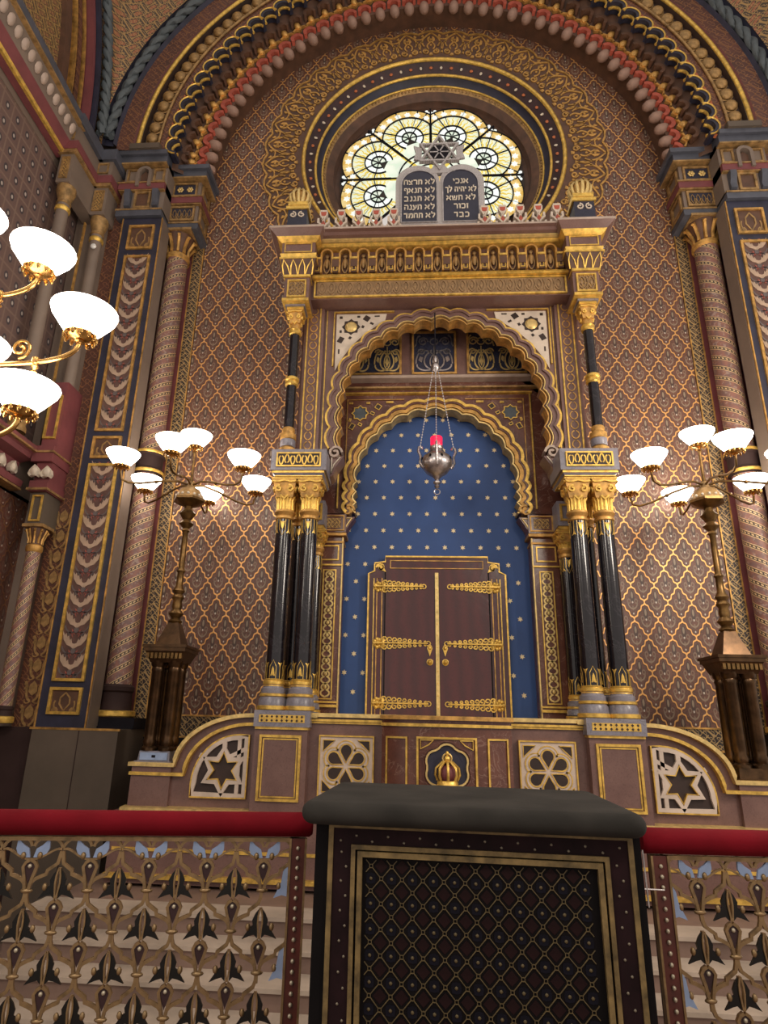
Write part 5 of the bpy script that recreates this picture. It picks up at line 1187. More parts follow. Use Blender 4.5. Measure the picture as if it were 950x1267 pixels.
# glazed arabesque panels
def gp_panel(x0, x1, z0, z1, nm):
    g = part(nc, 'glazed_panel', MB().box(x0, x1, NY - 0.012, NY, z0, z1), 'blue_arabesque_ground')
    part(g, 'panel_frame', MB().frame(x0 - 0.03, x1 + 0.03, z0 - 0.03, z1 + 0.03, 0.03, NY, 0.03), 'old_gold')
    F = FP(NY - 0.012); cx = (x0 + x1) / 2; hw = (x1 - x0) / 2
    u = MB(); n = 2 if hw > 0.35 else 1
    cs = [cx] if n == 1 else [x0 + hw * 0.45, x1 - hw * 0.45]
    for c in cs:
        w_ = hw / n
        for f in (-1, 1):
            u.rib([(c + f * a * w_, z0 + b) for a, b in bez((0.0, 0.04), (0.5, 0.05), (0.75, 0.22), (0.12, 0.36), 9)], 0.02, F, 0, 0.01)
            u.rib([(c + f * a * w_, z0 + b) for a, b in bez((0.08, 0.30), (0.5, 0.42), (0.9, 0.34), (0.9, 0.14), 9)], 0.018, F, 0, 0.01)
            u.rib([(c + f * a, z0 + 0.33 + b) for a, b in curl(w_ * 0.62, 0.0, 0.055, 0.012, 0, 1.4, 12)], 0.016, F, 0, 0.01)
            u.rib([(c + f * a, z0 + 0.50 + b) for a, b in curl(w_ * 0.55, 0.0, 0.075, 0.02, PI, -1.5, 12)], 0.018, F, 0, 0.01)
            u.rib([(c + f * a * w_, z0 + b) for a, b in bez((0.1, 0.05), (0.5, 0.0), (0.9, 0.06), (0.85, 0.13), 7)], 0.02, F, 0, 0.01)
            u.prism([(c + f * a * w_, z0 + b) for a, b in [(0.62, 0.16), (0.78, 0.2), (0.7, 0.26), (0.55, 0.24)]][::f], F, 0, 0.01)
            u.rib([(c + f * a * w_, z0 + b) for a, b in bez((0.0, 0.06), (0.3, 0.1), (0.25, 0.24), (0.0, 0.3), 7)], 0.014, F, 0, 0.01)
            u.rib([(c + f * a * w_, z0 + b) for a, b in bez((0.95, 0.42), (0.8, 0.5), (0.95, 0.58), (0.7, 0.6), 7)], 0.018, F, 0, 0.01)
        u.rib([(c + 0.055 * cos(k), z0 + 0.5 + 0.055 * sin(k)) for k in [i * PI / 5 for i in range(10)]], 0.016, F, 0, 0.01, True)
        u.rib([(c, z0 + 0.1), (c, z0 + 0.42)], 0.016, F, 0, 0.01)
        u.prism([(c, z0 + 0.1), (c + 0.03, z0 + 0.17), (c, z0 + 0.26), (c - 0.03, z0 + 0.17)], F, 0, 0.011)
    part(g, 'arabesque', u, nm)
gp_panel(NX - 0.285, NX + 0.285, 4.73, 5.37, 'silver'); gp_panel(NX - 1.28, NX - 0.49, 4.73, 5.37, 'pale_gold'); gp_panel(NX + 0.49, NX + 1.26, 4.73, 5.37, 'pale_gold')

# ================================================================== blue starry panel
cu = thing('starry_panel', 'deep blue panel sprinkled with small gold stars behind the ark doors', 'panel', (NX, 1.2, 0.1))
part(cu, 'panel', MB().box(NX - 1.25, NX + 1.25, 1.16, 1.3, 0.1, 4.3), 'blue_paint')
star_me = MB().prism(starpoly(6, 0.036, 0.018), WF, 0, 0.008).mesh('star', 'star_gold')
for j in range(-9, 8):
    z = 2.468 + j * 0.2325; odd = j % 2
    for i in range(-6, 7):
        x = -0.024 + 0.2325 * i + (0.11625 if odd else 0)
        if abs(x - NX) > 1.16 or z > 4.15: continue
        if z > IZ and math.hypot(x - NX, z - IZ) > 1.14: continue
        if z < 2.15 and abs(x + 0.02) < 0.88: continue
        place('star', star_me, cu, (x, 1.16, z), (0, random.uniform(-0.2, 0.2), 0))

# ================================================================== ark doors
DX = -0.025
dr = thing('ark_doors', 'dark mahogany double doors with gilded strap hinges in a stepped frame', 'doors', (DX, 1.1, 0.1))
st_out = [(-0.875, 0.1), (-0.875, 1.86), (-0.80, 1.895), (-0.80, 2.0), (-0.66, 2.02), (-0.66, 2.09), (0.66, 2.09), (0.66, 2.02), (0.80, 2.0), (0.80, 1.895), (0.875, 1.86), (0.875, 0.1)]
TD = lambda L_: [(DX + u, v) for u, v in L_]
part(dr, 'frame', MB().prism(TD(st_out)[::-1], FP(1.16), 0, 0.07), 'mahogany')
part(dr, 'frame_gilding', MB().rib(TD(st_out), 0.02, FP(1.09), 0, 0.014), 'gold')
part(dr, 'frame_gilding', MB().rib(TD([(-0.805, 0.1), (-0.805, 1.80)]), 0.012, FP(1.09), 0, 0.01).rib(TD([(0.805, 0.1), (0.805, 1.80)]), 0.012, FP(1.09), 0, 0.01), 'gold')
part(dr, 'lintel_fillet', MB().frame(DX - 0.60, DX + 0.60, 1.93, 2.04, 0.01, 1.09, 0.01), 'old_gold')
for s in (-1, 1):
    part(dr, 'jamb_fillet', MB().rib(TD([(s * 0.70, 0.1), (s * 0.70, 1.80), (s * 0.765, 1.80), (s * 0.765, 0.1)]), 0.012, FP(1.09), 0, 0.01), 'old_gold')
    lf = MB()
    for k in (0, 1): lf.rib(TD([(s * (0.72 + a), 1.94 + b) for a, b in curl(0, 0, 0.06 - 0.025 * k, 0.01, k * 2.0, 1.1, 10)]), 0.02, FP(1.09), 0, 0.02)
    lf.prism([(DX + s * a, b) for a, b in [(0.65, 1.88), (0.72, 1.91), (0.78, 1.98), (0.70, 1.99)]][::s], FP(1.09), 0, 0.015)
    part(dr, 'corner_leaf', lf, 'gold')
    x0, x1 = sorted((DX + s * 0.03, DX + s * 0.655))
    leaf = part(dr, 'door_leaf', MB().box(x0, x1, 1.07, 1.16, 0.1, 1.87), 'mahogany')
    part(leaf, 'leaf_edge', MB().box(DX + s * 0.66 - 0.006, DX + s * 0.66 + 0.006, 1.06, 1.1, 0.1, 1.88), 'lectern_black')
    for zi, zz in enumerate((1.69, 0.97, 0.25)):
        h = MB(); F = FP(1.068)
        L0, L1 = 0.80, (0.17 if zi == 0 else 0.12)
        h.rib([(DX + s * (0.80 - (0.80 - L1) * t), zz) for t in (0, 0.5, 1)], 0.016, F, 0.022, 0.034)
        lobes = part(leaf, 'strap_hinge', h, 'gold')
        o2 = MB()
        for j in range(9):
            t = j / 8; x = DX + s * (0.655 - (0.655 - L1 - 0.03) * t); r = 0.052 * (1 - 0.62 * t)
            for f in (-1, 1):
                o2.rib([(x + a, zz + f * (b + r * 0.9)) for a, b in curl(0, 0, r * 0.85, r * 0.2, -PI / 2, s * 1.2, 9)], 0.014, F, 0, 0.016)
        o2.rib([(DX + s * (L1 - 0.035 + 0.03 * (1 - cos(k))), zz + 0.028 * sin(k)) for k in [i * PI / 4 for i in range(8)]], 0.011, F, 0, 0.016, True)
        part(lobes, 'hinge_scrolls', o2, 'gold')
        o3 = MB(); F3 = FP(1.09)
        for j in range(7):
            a = 2 * PI * j / 7; o3.ball((DX + s * 0.745 + 0.04 * cos(a), 1.082, zz + 0.05 * sin(a)), 0.026, (1, 0.5, 1), 8, 5)
        o3.ball((DX + s * 0.745, 1.08, zz), 0.034, (1, 0.7, 1), 8, 5).ball((DX + s * 0.80, 1.082, zz), 0.016, (1, 0.6, 1), 6, 4)
        part(lobes, 'hinge_rosette', o3, 'gold', 60)
        part(lobes, 'hinge_knuckle', MB().lathe([(0.016, -0.06), (0.02, -0.055), (0.02, 0.055), (0.016, 0.06)], (DX + s * 0.672, 1.065, zz), 8), 'gold', 50)
    part(leaf, 'key_plate', MB().prism([(DX + s * 0.095 + p, 0.895 + q) for p, q in [(0, 0.075), (0.022, 0.05), (0.034, 0.015), (0.02, -0.02), (0.0, -0.08), (-0.02, -0.02), (-0.034, 0.015), (-0.022, 0.05)][::-1]], FP(1.07), 0, 0.016).ball((DX + s * 0.095, 1.052, 0.915), 0.02, (1, 0.6, 1.2), 8, 5), 'gold', 40)
    part(leaf, 'knob', MB().lathe([(0.0, 0.06), (0.022, 0.05), (0.03, 0.035), (0.018, 0.015), (0.04, 0.008), (0.04, 0)], (0, 0, 0), 14), 'gold', 50, (DX + s * 0.095, 1.07, 0.745), rot=(PI / 2, 0, 0))
part(dr, 'meeting_strip', MB().box(DX - 0.022, DX + 0.022, 1.045, 1.1, 0.1, 1.87), 'pale_gold')
ms = MB()
for i in range(12): ms.ball((DX, 1.045, 0.2 + i * 0.145), 0.008, (1, 0.6, 1), 6, 4)
part(dr, 'strip_rivets', ms, 'gold', 60)

# ================================================================== hanging eternal lamp
LX, LY = -0.045, 0.30
el = thing('hanging_lamp', 'ornate silver hanging lamp with red glass on thin chains before the ark', 'lamp', (LX, LY, 2.72))
P0 = (LX, LY, 0)
part(el, 'body', MB().lathe([(0.03, 2.88), (0.06, 2.90), (0.13, 2.95), (0.185, 3.03), (0.195, 3.09), (0.17, 3.155), (0.11, 3.20), (0.075, 3.225), (0.07, 3.25)], P0, 24), 'silver', 50)
part(el, 'neck', MB().lathe([(0.07, 3.22), (0.09, 3.24), (0.075, 3.26), (0.085, 3.285), (0.08, 3.30), (0.03, 3.30)], P0, 20), 'silver', 50)
part(el, 'red_glass', MB().lathe([(0.062, 3.295), (0.072, 3.32), (0.074, 3.42), (0.066, 3.43), (0.0, 3.43)], P0, 18), 'red_glass', 50)
part(el, 'pendant', MB().lathe([(0.0, 2.745), (0.02, 2.75), (0.035, 2.77), (0.02, 2.79), (0.045, 2.81), (0.045, 2.83), (0.02, 2.845), (0.03, 2.87), (0.06, 2.90)], P0, 14), 'silver', 50)
part(el, 'pendant_ring', MB().tube([(LX + 0.035 * cos(k), LY, 2.70 + 0.035 * sin(k)) for k in [i * 2 * PI / 14 for i in range(14)]], 0.007, 5, True), 'silver', 60)
holes = MB()
for k in range(8):
    a = 2 * PI * k / 8 + 0.3; holes.ball((LX + 0.178 * cos(a), LY + 0.178 * sin(a), 3.11), 0.026, (0.7, 0.7, 1.2), 8, 5)
part(el, 'pierced_opening', holes, 'lectern_black', 60)
TOPC = (LX, LY, 4.40)
for k, a in enumerate((PI + 0.25, 0.1 - 0.1, -PI / 2 - 0.05)):
    c_, s_ = cos(a), sin(a)
    hd = [(LX + r * c_, LY + r * s_, z) for r, z in ((0.175, 3.0), (0.215, 3.07), (0.205, 3.15), (0.235, 3.22), (0.225, 3.27), (0.195, 3.275), (0.185, 3.245))]
    part(el, 'handle', MB().tube(hd, 0.017, 6), 'silver', 60)
    e = Vector((LX + 0.21 * c_, LY + 0.21 * s_, 3.275)); tp = Vector((LX + 0.03 * c_, LY + 0.03 * s_, 4.40)); mb = MB(); n = 30
    for i in range(n):
        p = e.lerp(tp, (i + 0.1) / n); q = e.lerp(tp, (i + 0.9) / n); mb.tube([p, p.lerp(q, 0.5), q], lambda t: 0.0035 + 0.0075 * sin(PI * t), 4)
    part(el, 'chain', mb, 'silver', 60)
part(el, 'canopy_cap', MB().lathe([(0.0, 4.62), (0.012, 4.58), (0.03, 4.54), (0.015, 4.5), (0.045, 4.47), (0.06, 4.43), (0.05, 4.39), (0.02, 4.36), (0.0, 4.3)], P0, 14), 'silver', 50)
part(el, 'hook_rod', MB().tube([(LX, LY, 4.6), (LX, LY, 5.26)], 0.008, 6), 'black_paint', 60)

# ================================================================== tablets, cresting, finials
TY = 0.02; TX = 0.03; TZ = 6.265
tb = thing('law_tablets', 'twin round-topped dark tablets with silver Hebrew lettering and star above', 'tablets', (TX, TY, TZ))
def arch2(cx, hw, z0, zs, n=12): return [(cx - hw, z0)] + [(cx + hw * cos(PI - PI * k / n), zs + hw * sin(PI * k / n)) for k in range(n + 1)] + [(cx + hw, z0)]
for s in (-1, 1):
    c = TX + s * 0.305
    fr_ = part(tb, 'tablet_frame', MB().prism(arch2(c, 0.305, TZ, 7.20)[::-1], FP(TY), -0.1, 0.0), 'silver_chasing')
    part(fr_, 'tablet_face', MB().prism(arch2(c - s * 0.02, 0.238, 6.52, 7.15)[::-1], FP(TY), 0, 0.012), 'tablet_slate')
    part(fr_, 'silver_rim', MB().rib(arch2(c - s * 0.02, 0.245, 6.50, 7.15), 0.014, FP(TY), 0, 0.024, True), 'silver')
HEB = {-1: ['לא תרצח', 'לא תנאף', 'לא תגנב', 'לא תענה', 'לא תחמד'], 1: ['אנכי', 'לא יהיה לך', 'לא תשא', 'זכור', 'כבד']}
LET = {'א': [[(0, 1), (.75, 0)], [(.7, 1), (.68, .7), (.42, .5)], [(.05, 0), (.05, .25), (.3, .6)]], 'ב': [[(0, .95), (.52, .95), (.6, .8), (.6, .05)], [(0, .05), (.75, .05)]],
  'ג': [[(.1, .95), (.35, .95), (.4, .8), (.4, .3), (.5, 0)], [(.4, .25), (.05, 0)]], 'ד': [[(0, .95), (.7, .95)], [(.55, .95), (.55, 0)]], 'ה': [[(0, .95), (.58, .95), (.65, .8), (.65, 0)], [(.1, .6), (.1, 0)]],
  'ו': [[(0, .95), (.2, .95), (.25, .8), (.25, 0)]], 'ז': [[(0, .95), (.35, .95)], [(.2, .95), (.2, 0)]], 'ח': [[(0, .95), (.58, .95), (.65, .8), (.65, 0)], [(.08, .95), (.08, 0)]], 'י': [[(0, .95), (.2, .95), (.22, .55)]],
  'כ': [[(0, .95), (.5, .95), (.6, .8), (.6, .2), (.5, .05), (0, .05)]], 'ך': [[(0, .95), (.5, .95), (.58, .85), (.58, -.3)]], 'ל': [[(.05, 1.35), (.08, .95), (.6, .95), (.6, .7), (.25, 0)]],
  'מ': [[(0, 0), (.12, .6), (.05, .95)], [(.12, .6), (.35, .95), (.6, .9), (.65, .7), (.65, .05), (.35, .05)]], 'נ': [[(.1, .95), (.3, .95), (.35, .8), (.35, .05), (0, .05)]],
  'ע': [[(.05, .95), (.15, .9), (.35, .2)], [(.6, .95), (.6, .5), (.3, .1), (0, -.1)]], 'ף': [[(.28, .55), (.1, .55), (.1, .95), (.5, .95), (.6, .8), (.6, -.3)]], 'צ': [[(0, .95), (.1, .75), (.6, .05), (0, .05)], [(.6, .95), (.58, .7), (.35, .45)]],
  'ר': [[(0, .95), (.5, .95), (.6, .8), (.6, 0)]], 'ש': [[(0, .95), (.1, .05), (.65, .05), (.8, .95)], [(.4, .95), (.38, .5), (.1, .3)]], 'ת': [[(0, .95), (.58, .95), (.65, .8), (.65, 0)], [(.14, .95), (.14, .1), (0, 0)]]}
for s in (-1, 1):
    for i, tx in enumerate(HEB[s]):
        hh = 0.078; gap = 0.24
        wd = [0.45 if c == ' ' else max(p[0] for l in LET[c] for p in l) + gap for c in tx]
        kx = min(hh, 0.42 / (sum(wd) - gap)); x = TX + s * 0.285 + (sum(wd) - gap) * kx / 2; mb = MB()
        for c, w1 in zip(tx, wd):
            if c != ' ':
                for l in LET[c]: mb.rib([(x - (w1 - gap - p[0]) * kx, 7.15 - i * 0.145 + p[1] * hh) for p in l], 0.0165, FP(TY - 0.012), 0, 0.008)
            x -= w1 * kx
        part(tb, 'inscription', mb, 'ivory', label='raised silver Hebrew line')
sz = 7.72
star = part(tb, 'star_of_david', MB().rib([(TX + 0.30 * cos(a), sz + 0.30 * sin(a)) for a in (PI / 2, PI / 2 + 2 * PI / 3, PI / 2 + 4 * PI / 3)], 0.05, FP(TY), -0.03, 0.03, True).rib([(TX + 0.30 * cos(a), sz + 0.30 * sin(a)) for a in (-PI / 2, -PI / 2 + 2 * PI / 3, -PI / 2 + 4 * PI / 3)], 0.05, FP(TY), -0.03, 0.028, True), 'silver_chasing')
part(star, 'star_hub', MB().prism([(TX + 0.135 * cos(k), sz + 0.135 * sin(k)) for k in [i * PI / 8 for i in range(16)]], FP(TY), -0.02, 0.01), 'black_paint')
hub = MB()
for k in range(6): hub.rib([(TX + 0.02 * cos(k * PI / 3), sz + 0.02 * sin(k * PI / 3)), (TX + 0.13 * cos(k * PI / 3), sz + 0.13 * sin(k * PI / 3))], 0.03, FP(TY), 0.01, 0.025, taper=lambda t: 0.6 + 0.8 * sin(PI * t))
part(star, 'star_spokes', hub, 'silver')
for s in (-1, 1):
    part(star, 'side_ribbon', MB().prism([(TX + s * a, sz + b) for a, b in [(0.24, 0.1), (0.36, 0.15), (0.33, 0.02), (0.36, -0.1), (0.25, -0.12)]][::-s], FP(TY), -0.03, 0.0), 'silver_chasing')
part(tb, 'star_stem', MB().prism([(TX - 0.16, 7.36), (TX + 0.16, 7.36), (TX + 0.07, 7.5), (TX - 0.07, 7.5)], FP(TY), -0.06, 0.005), 'silver_chasing')
cm = MB()
def CF(u, v, h): return (u, -h, v)
for f in (-1, 1):
    cm.rib([(f * a, b) for a, b in [(0.0, 0.0), (0.05, 0.06), (0.10, 0.10), (0.10, 0.17)]], 0.034, CF, -0.03, 0.03)
    cm.rib([(f * a, b) for a, b in [(0.0, 0.14), (0.045, 0.20), (0.085, 0.23), (0.08, 0.30)]], 0.032, CF, -0.03, 0.03)
    cm.rib([(f * a, b) for a, b in [(0.0, 0.28), (0.03, 0.33), (0.05, 0.36), (0.05, 0.41)]], 0.028, CF, -0.03, 0.03)
    cm.rib([(f * a, b) for a, b in [(0.11, 0.0), (0.12, 0.06), (0.085, 0.11)]], 0.03, CF, -0.03, 0.03)
cm.rib([(0, 0.0), (0, 0.40)], 0.04, CF, -0.025, 0.025)
cm.rib([(-0.055, 0.42), (0.055, 0.42)], 0.03, CF, -0.03, 0.03).rib([(-0.12, 0.01), (0.12, 0.01)], 0.03, CF, -0.03, 0.03)
cm.v = [(x * 0.86, y, z) for x, y, z in cm.v]
cm_me = cm.mesh('leaf_body', 'cream')
cmr = MB().prism([(-0.03, 0.34), (0.03, 0.34), (0.04, 0.40), (-0.04, 0.40)], CF, -0.02, 0.03).prism([(-0.03, 0.20), (0.0, 0.16), (0.03, 0.20), (0.0, 0.26)], CF, -0.02, 0.03).mesh('red_inset', 'rose_red')
cxs = [-1.56, -1.32, -1.08, -0.84, -0.60, 0.62, 0.86, 1.095, 1.335, 1.578]
cords = ['outermost on the left by the gold finial', 'second from the left gold finial', 'third from the left gold finial', 'fourth from the left gold finial', 'half hidden beside the left tablet', 'half hidden beside the right tablet', 'fourth from the right gold finial', 'third from the right gold finial', 'second from the right gold finial', 'outermost on the right by the gold finial']
for x, o_ in zip(cxs, cords):
    t = thing('cresting_leaf', 'pale stylised cresting leaf on the ark cornice, ' + o_, 'cresting', (x, -0.02, 6.265), 'cresting leaves along the ark cornice')
    place('leaf_body', cm_me, t, (x, -0.02, 6.265)); place('red_inset', cmr, t, (x, -0.022, 6.265))
for s, sd in ((-1, 'left'), (1, 'right')):
    x = 1.905 * s; t = thing('finial', f'gilded leafy finial on the {sd} end of the ark cornice', 'finial', (x, -0.03, 6.265), 'gold finials on the ark')
    p = part(t, 'pedestal', MB().taper((-0.135, 0.135, -0.12, 0.12), (-0.13, 0.13, -0.12, 0.12), 0.0, 0.36), 'navy', None, (x, -0.03, 6.265))
    sc = MB()
    for f in (-1, 1): sc.rib([(f * a, b) for a, b in curl(0.06, 0.27, 0.05, 0.012, PI / 2, f * 0 + 1.2, 10)], 0.018, CF, 0, 0.012)
    part(p, 'pedestal_scroll', sc, 'cream', None, (x, -0.15, 6.265))
    part(t, 'gold_slab', MB().box(-0.155, 0.155, -0.14, 0.14, 0.36, 0.41).box(-0.12, 0.12, -0.11, 0.11, 0.41, 0.44).box(-0.135, 0.135, -0.12, 0.12, 0.44, 0.5), 'gold', None, (x, -0.03, 6.265))
    bl = part(t, 'bud', MB().ball((0, 0, 0.63), 0.13, (1, 0.9, 1.05), 16, 8), 'old_gold', 60, (x, -0.03, 6.265))
    lfm = MB().tube([(0.08, 0, 0.5), (0.135, 0, 0.58), (0.145, 0, 0.66), (0.10, 0, 0.74), (0.03, 0, 0.77)], lambda t: 0.03 * (1 - 0.5 * t), 6).mesh('bud_leaf', 'pale_gold', 60)
    for k in range(12): place('bud_leaf', lfm, bl, (x, -0.03, 6.265), (0, 0, 2 * PI * k / 12))
    part(t, 'tip', MB().ball((0, 0, 0.79), 0.03, (1.3, 1.3, 0.9), 8, 5), 'pale_gold', 60, (x, -0.03, 6.265))
# ================================================================== candelabra
def shade_mesh(R, H, key={}):
    if (R, H) not in key:
        pr = [(0.24, 0.0), (0.38, 0.05), (0.54, 0.18), (0.68, 0.38), (0.82, 0.60), (0.96, 0.82), (1.02, 1.0), (0.97, 1.0), (0.92, 0.83), (0.78, 0.63), (0.64, 0.43), (0.5, 0.23), (0.3, 0.1), (0.0, 0.08)]
        key[(R, H)] = MB().lathe([(a * R, b * H) for a, b in pr], (0, 0, 0), 24).mesh('shade', 'milk_glass_lit', 60)
    return key[(R, H)]
def cup_mesh(R, key={}):
    if R not in key:
        m = MB().lathe([(0.0, -0.17), (0.06, -0.165), (0.05, -0.12), (0.12, -0.1), (0.08, -0.08), (0.28, -0.04), (0.36, 0.02), (0.40, 0.03), (0.26, 0.05), (0.22, 0.10), (0.25, 0.12), (0.0, 0.12)], (0, 0, 0), 14)
        for k in range(12): a = k * PI / 6; m.ball((0.37 * cos(a), 0.37 * sin(a), -0.01), 0.055, (1, 1, 1.5), 6, 4)
        m.v = [(x * R * 1.25, y * R * 1.25, z * R * 1.6) for x, y, z in m.v]
        key[R] = m.mesh('gallery', 'brass', 50)
    return key[R]
def candelabrum(s, label, a0):
    x, y = 3.10 * s, 0.28
    t = thing('candelabrum', label, 'candelabrum', (x, y, -0.47), 'tall bronze candelabra beside the ark')
    L = (x, y, 0)
    part(t, 'foot_plate', MB().box(-0.2, 0.2, -0.2, 0.2, -0.47, -0.43), 'dark_bronze' if s > 0 else 'grey_marble', None, L)
    ft = part(t, 'foot_block', MB().taper((-0.175, 0.175, -0.175, 0.175), (-0.165, 0.165, -0.165, 0.165), -0.43, -0.33), 'dark_bronze' if s > 0 else 'grey_marble', None, L)
    if s < 0:
        part(ft, 'plaque', MB().box(-0.15, 0.15, -0.182, -0.17, -0.42, -0.345), 'leaf_blue', None, L)
        part(ft, 'plaque_keyhole', MB().box(-0.02, 0.02, -0.186, -0.18, -0.395, -0.37), 'black_paint', None, L)
    for dx in (-1, 1):
        for dy in (-1, 1):
            c = part(t, 'post', MB().lathe([(0.085, -0.33), (0.085, -0.30), (0.06, -0.28), (0.075, -0.24), (0.06, -0.20), (0.066, -0.16), (0.066, 0.50), (0.075, 0.52), (0.066, 0.55), (0.08, 0.57), (0.09, 0.62)], (dx * 0.095, dy * 0.095, 0), 14), 'dark_bronze', 50, L)
    part(t, 'capital', MB().taper((-0.17, 0.17, -0.17, 0.17), (-0.22, 0.22, -0.22, 0.22), 0.60, 0.72), 'dark_bronze', None, L)
    fz = MB()
    for k in range(9): fz.box(-0.2 + k * 0.046, -0.2 + k * 0.046 + 0.03, -0.222 + 0.0, -0.18, 0.64, 0.70)
    part(t, 'dentils', fz, 'bronze', None, L)
    part(t, 'top_slab', MB().box(-0.235, 0.235, -0.235, 0.235, 0.72, 0.76).box(-0.25, 0.25, -0.25, 0.25, 0.76, 0.79), 'dark_bronze', None, L)
    part(t, 'stem_foot', MB().taper((-0.15, 0.15, -0.15, 0.15), (-0.06, 0.06, -0.06, 0.06), 0.79, 1.06), 'dark_bronze', None, L)
    part(t, 'stem', MB().lathe([(0.06, 1.05), (0.085, 1.08), (0.05, 1.12), (0.09, 1.17), (0.05, 1.22), (0.06, 1.26), (0.05, 1.32), (0.075, 1.36), (0.05, 1.40), (0.075, 1.44), (0.042, 1.50), (0.038, 1.66), (0.055, 1.68), (0.036, 1.71), (0.032, 2.16), (0.05, 2.18), (0.036, 2.21), (0.09, 2.27), (0.05, 2.32), (0.1, 2.40), (0.05, 2.46), (0.05, 2.52)], (0, 0, 0), 16), 'bronze', 50, L)
    part(t, 'hub_tray', MB().lathe([(0.05, 2.49), (0.13, 2.52), (0.20, 2.56), (0.20, 2.59), (0.16, 2.60)], (0, 0, 0), 6), 'bronze', 30, L)
    dm = part(t, 'hub_dome', MB().lathe([(0.165, 2.59), (0.16, 2.64), (0.12, 2.71), (0.05, 2.75), (0.04, 2.82), (0.0, 2.83)], (0, 0, 0), 18), 'antique_gold', 50, L)
    pb = MB()
    for k in range(14): a = 2 * PI * k / 14; pb.ball((0.16 * cos(a), 0.16 * sin(a), 2.625), 0.018, (1, 1, 1), 6, 4)
    part(dm, 'hub_pearls', pb, 'ivory', 60, L)
    R, H = 0.195, 0.17
    for k in range(6):
        a = math.radians(a0 + 60 * k); c_, s_ = cos(a), sin(a)
        pts = [(r * c_, r * s_, z) for r, z in ((0.04, 2.78), (0.16, 2.80), (0.35, 2.76), (0.60, 2.68), (0.74, 2.66), (0.82, 2.69), (0.84, 2.78), (0.84, 2.80))]
        ar = part(t, 'arm', MB().tube(pts, 0.014, 6).ball((0.42 * c_, 0.42 * s_, 2.735), 0.024, (1, 1, 1), 8, 5), 'bronze', 60, L)
        place('gallery', cup_mesh(R), ar, (x + 0.84 * c_, y + 0.84 * s_, 2.84))
        place('shade', shade_mesh(R, H), ar, (x + 0.84 * c_, y + 0.84 * s_, 2.85))
    ar = part(t, 'centre_stem', MB().lathe([(0.03, 2.8), (0.018, 2.9), (0.016, 3.2), (0.03, 3.22), (0.016, 3.24)], (0, 0, 0), 10), 'bronze', 50, L)
    place('gallery', cup_mesh(R), ar, (x, y, 3.29)); place('shade', shade_mesh(R, H), ar, (x, y, 3.30))
    return t
candelabrum(-1, 'bronze candelabrum with seven lit bowl shades and pale plaque on its foot', 33)
candelabrum(1, 'bronze candelabrum with lit bowl shades beside the right spiral column', 27)

# ================================================================== chandelier at the left edge
HX, HY = -4.75, -3.0
ch = thing('chandelier', 'large brass chandelier with lit milk-glass bowls hanging at the left edge', 'chandelier', (HX, HY, 1.4))
part(ch, 'stem', MB().lathe([(0.0, 1.4), (0.06, 1.45), (0.1, 1.55), (0.05, 1.65), (0.16, 1.85), (0.16, 2.0), (0.05, 2.1), (0.05, 2.4), (0.14, 2.5), (0.14, 2.65), (0.05, 2.75), (0.05, 2.95), (0.14, 3.05), (0.14, 3.2), (0.05, 3.3), (0.03, 3.4), (0.03, 8.0)], (HX, HY, 0), 16), 'brass', 50)
for (x, dy, z) in ((-3.32, 0.0, 3.45), (-2.88, 0.0, 2.85), (-3.23, 0.0, 2.22), (-3.98, 0.0, 3.84), (-3.70, 0.0, 2.60), (-3.60, -0.1, 2.02)):
    y = HY + dy; R, H = 0.24, 0.21
    z0 = z - 0.13
    pts = bez((HX + 0.1, y, z0 - 0.22), (x - 0.5, y, z0 - 0.22), (x - 0.0, y, z0 - 0.27), (x + 0.0, y, z0 - 0.04), 16)
    ar = part(ch, 'arm', MB().tube(pts, 0.019, 7), 'brass', 60)
    p = pts[9]
    part(ar, 'arm_drop', MB().lathe([(0.0, -0.13), (0.012, -0.11), (0.028, -0.09), (0.01, -0.07), (0.03, -0.04), (0.014, -0.02), (0.032, 0.0), (0.03, 0.03), (0.0, 0.05)], (0, 0, 0), 10), 'brass', 50, p)
    sc_ = MB().tube([(p[0] - 0.14 + q[0], y, p[2] + 0.12 + q[1]) for q in curl(0, 0, 0.085, 0.015, -PI / 2, 1.6, 22)], 0.014, 6)
    part(ar, 'arm_scroll', sc_, 'brass', 60)
    place('gallery', cup_mesh(R), ar, (x, y, z0)); place('shade', shade_mesh(R, H), ar, (x, y, z0 + 0.015))

# small white disc high on the corner
solo('smoke_detector', MB().lathe([(0.0, 0.03), (0.03, 0.03), (0.04, 0.02), (0.042, 0.0), (0.0, 0.0)], (0, 0, 0), 16), 'white_plastic', 'small round white detector fixed high on the left corner column', 'detector', 50, loc=(-5.05, 0.44, 6.62)).rotation_euler = (PI / 2, 0, 0)

# ================================================================== velvet rail and bronze lattice
W_, H_ = 0.1085, 0.136
def lu(u): return u * 0.000529
def lv(v): return v * 0.000425
LF0 = lambda u, v, h: (u, -h, v)
unit = MB()
for f in (-1, 1):
    arm = [(12, 8), (20, 60), (42, 90), (80, 113), (118, 130), (122, 162), (150, 185), (185, 215), (198, 260), (203, 318)]
    unit.rib([(lu(f * a), lv(b)) for a, b in arm], 0.0125, LF0, -0.006, 0.006)
    unit.rib([(lu(f * a), lv(b)) for a, b in [(14, 15), (26, 100), (46, 190), (30, 225), (4, 245)]], 0.011, LF0, -0.006, 0.008)
    unit.rib([(lu(f * a), lv(b)) for a, b in [(4, 500), (14, 440), (16, 380), (10, 320), (4, 262)]], 0.006, LF0, -0.006, 0.010)
unit.rib([(0, lv(5)), (0, lv(-75))], 0.011, LF0, -0.005, 0.006)
unit_me = unit.mesh('scrollwork', 'lattice_bronze')
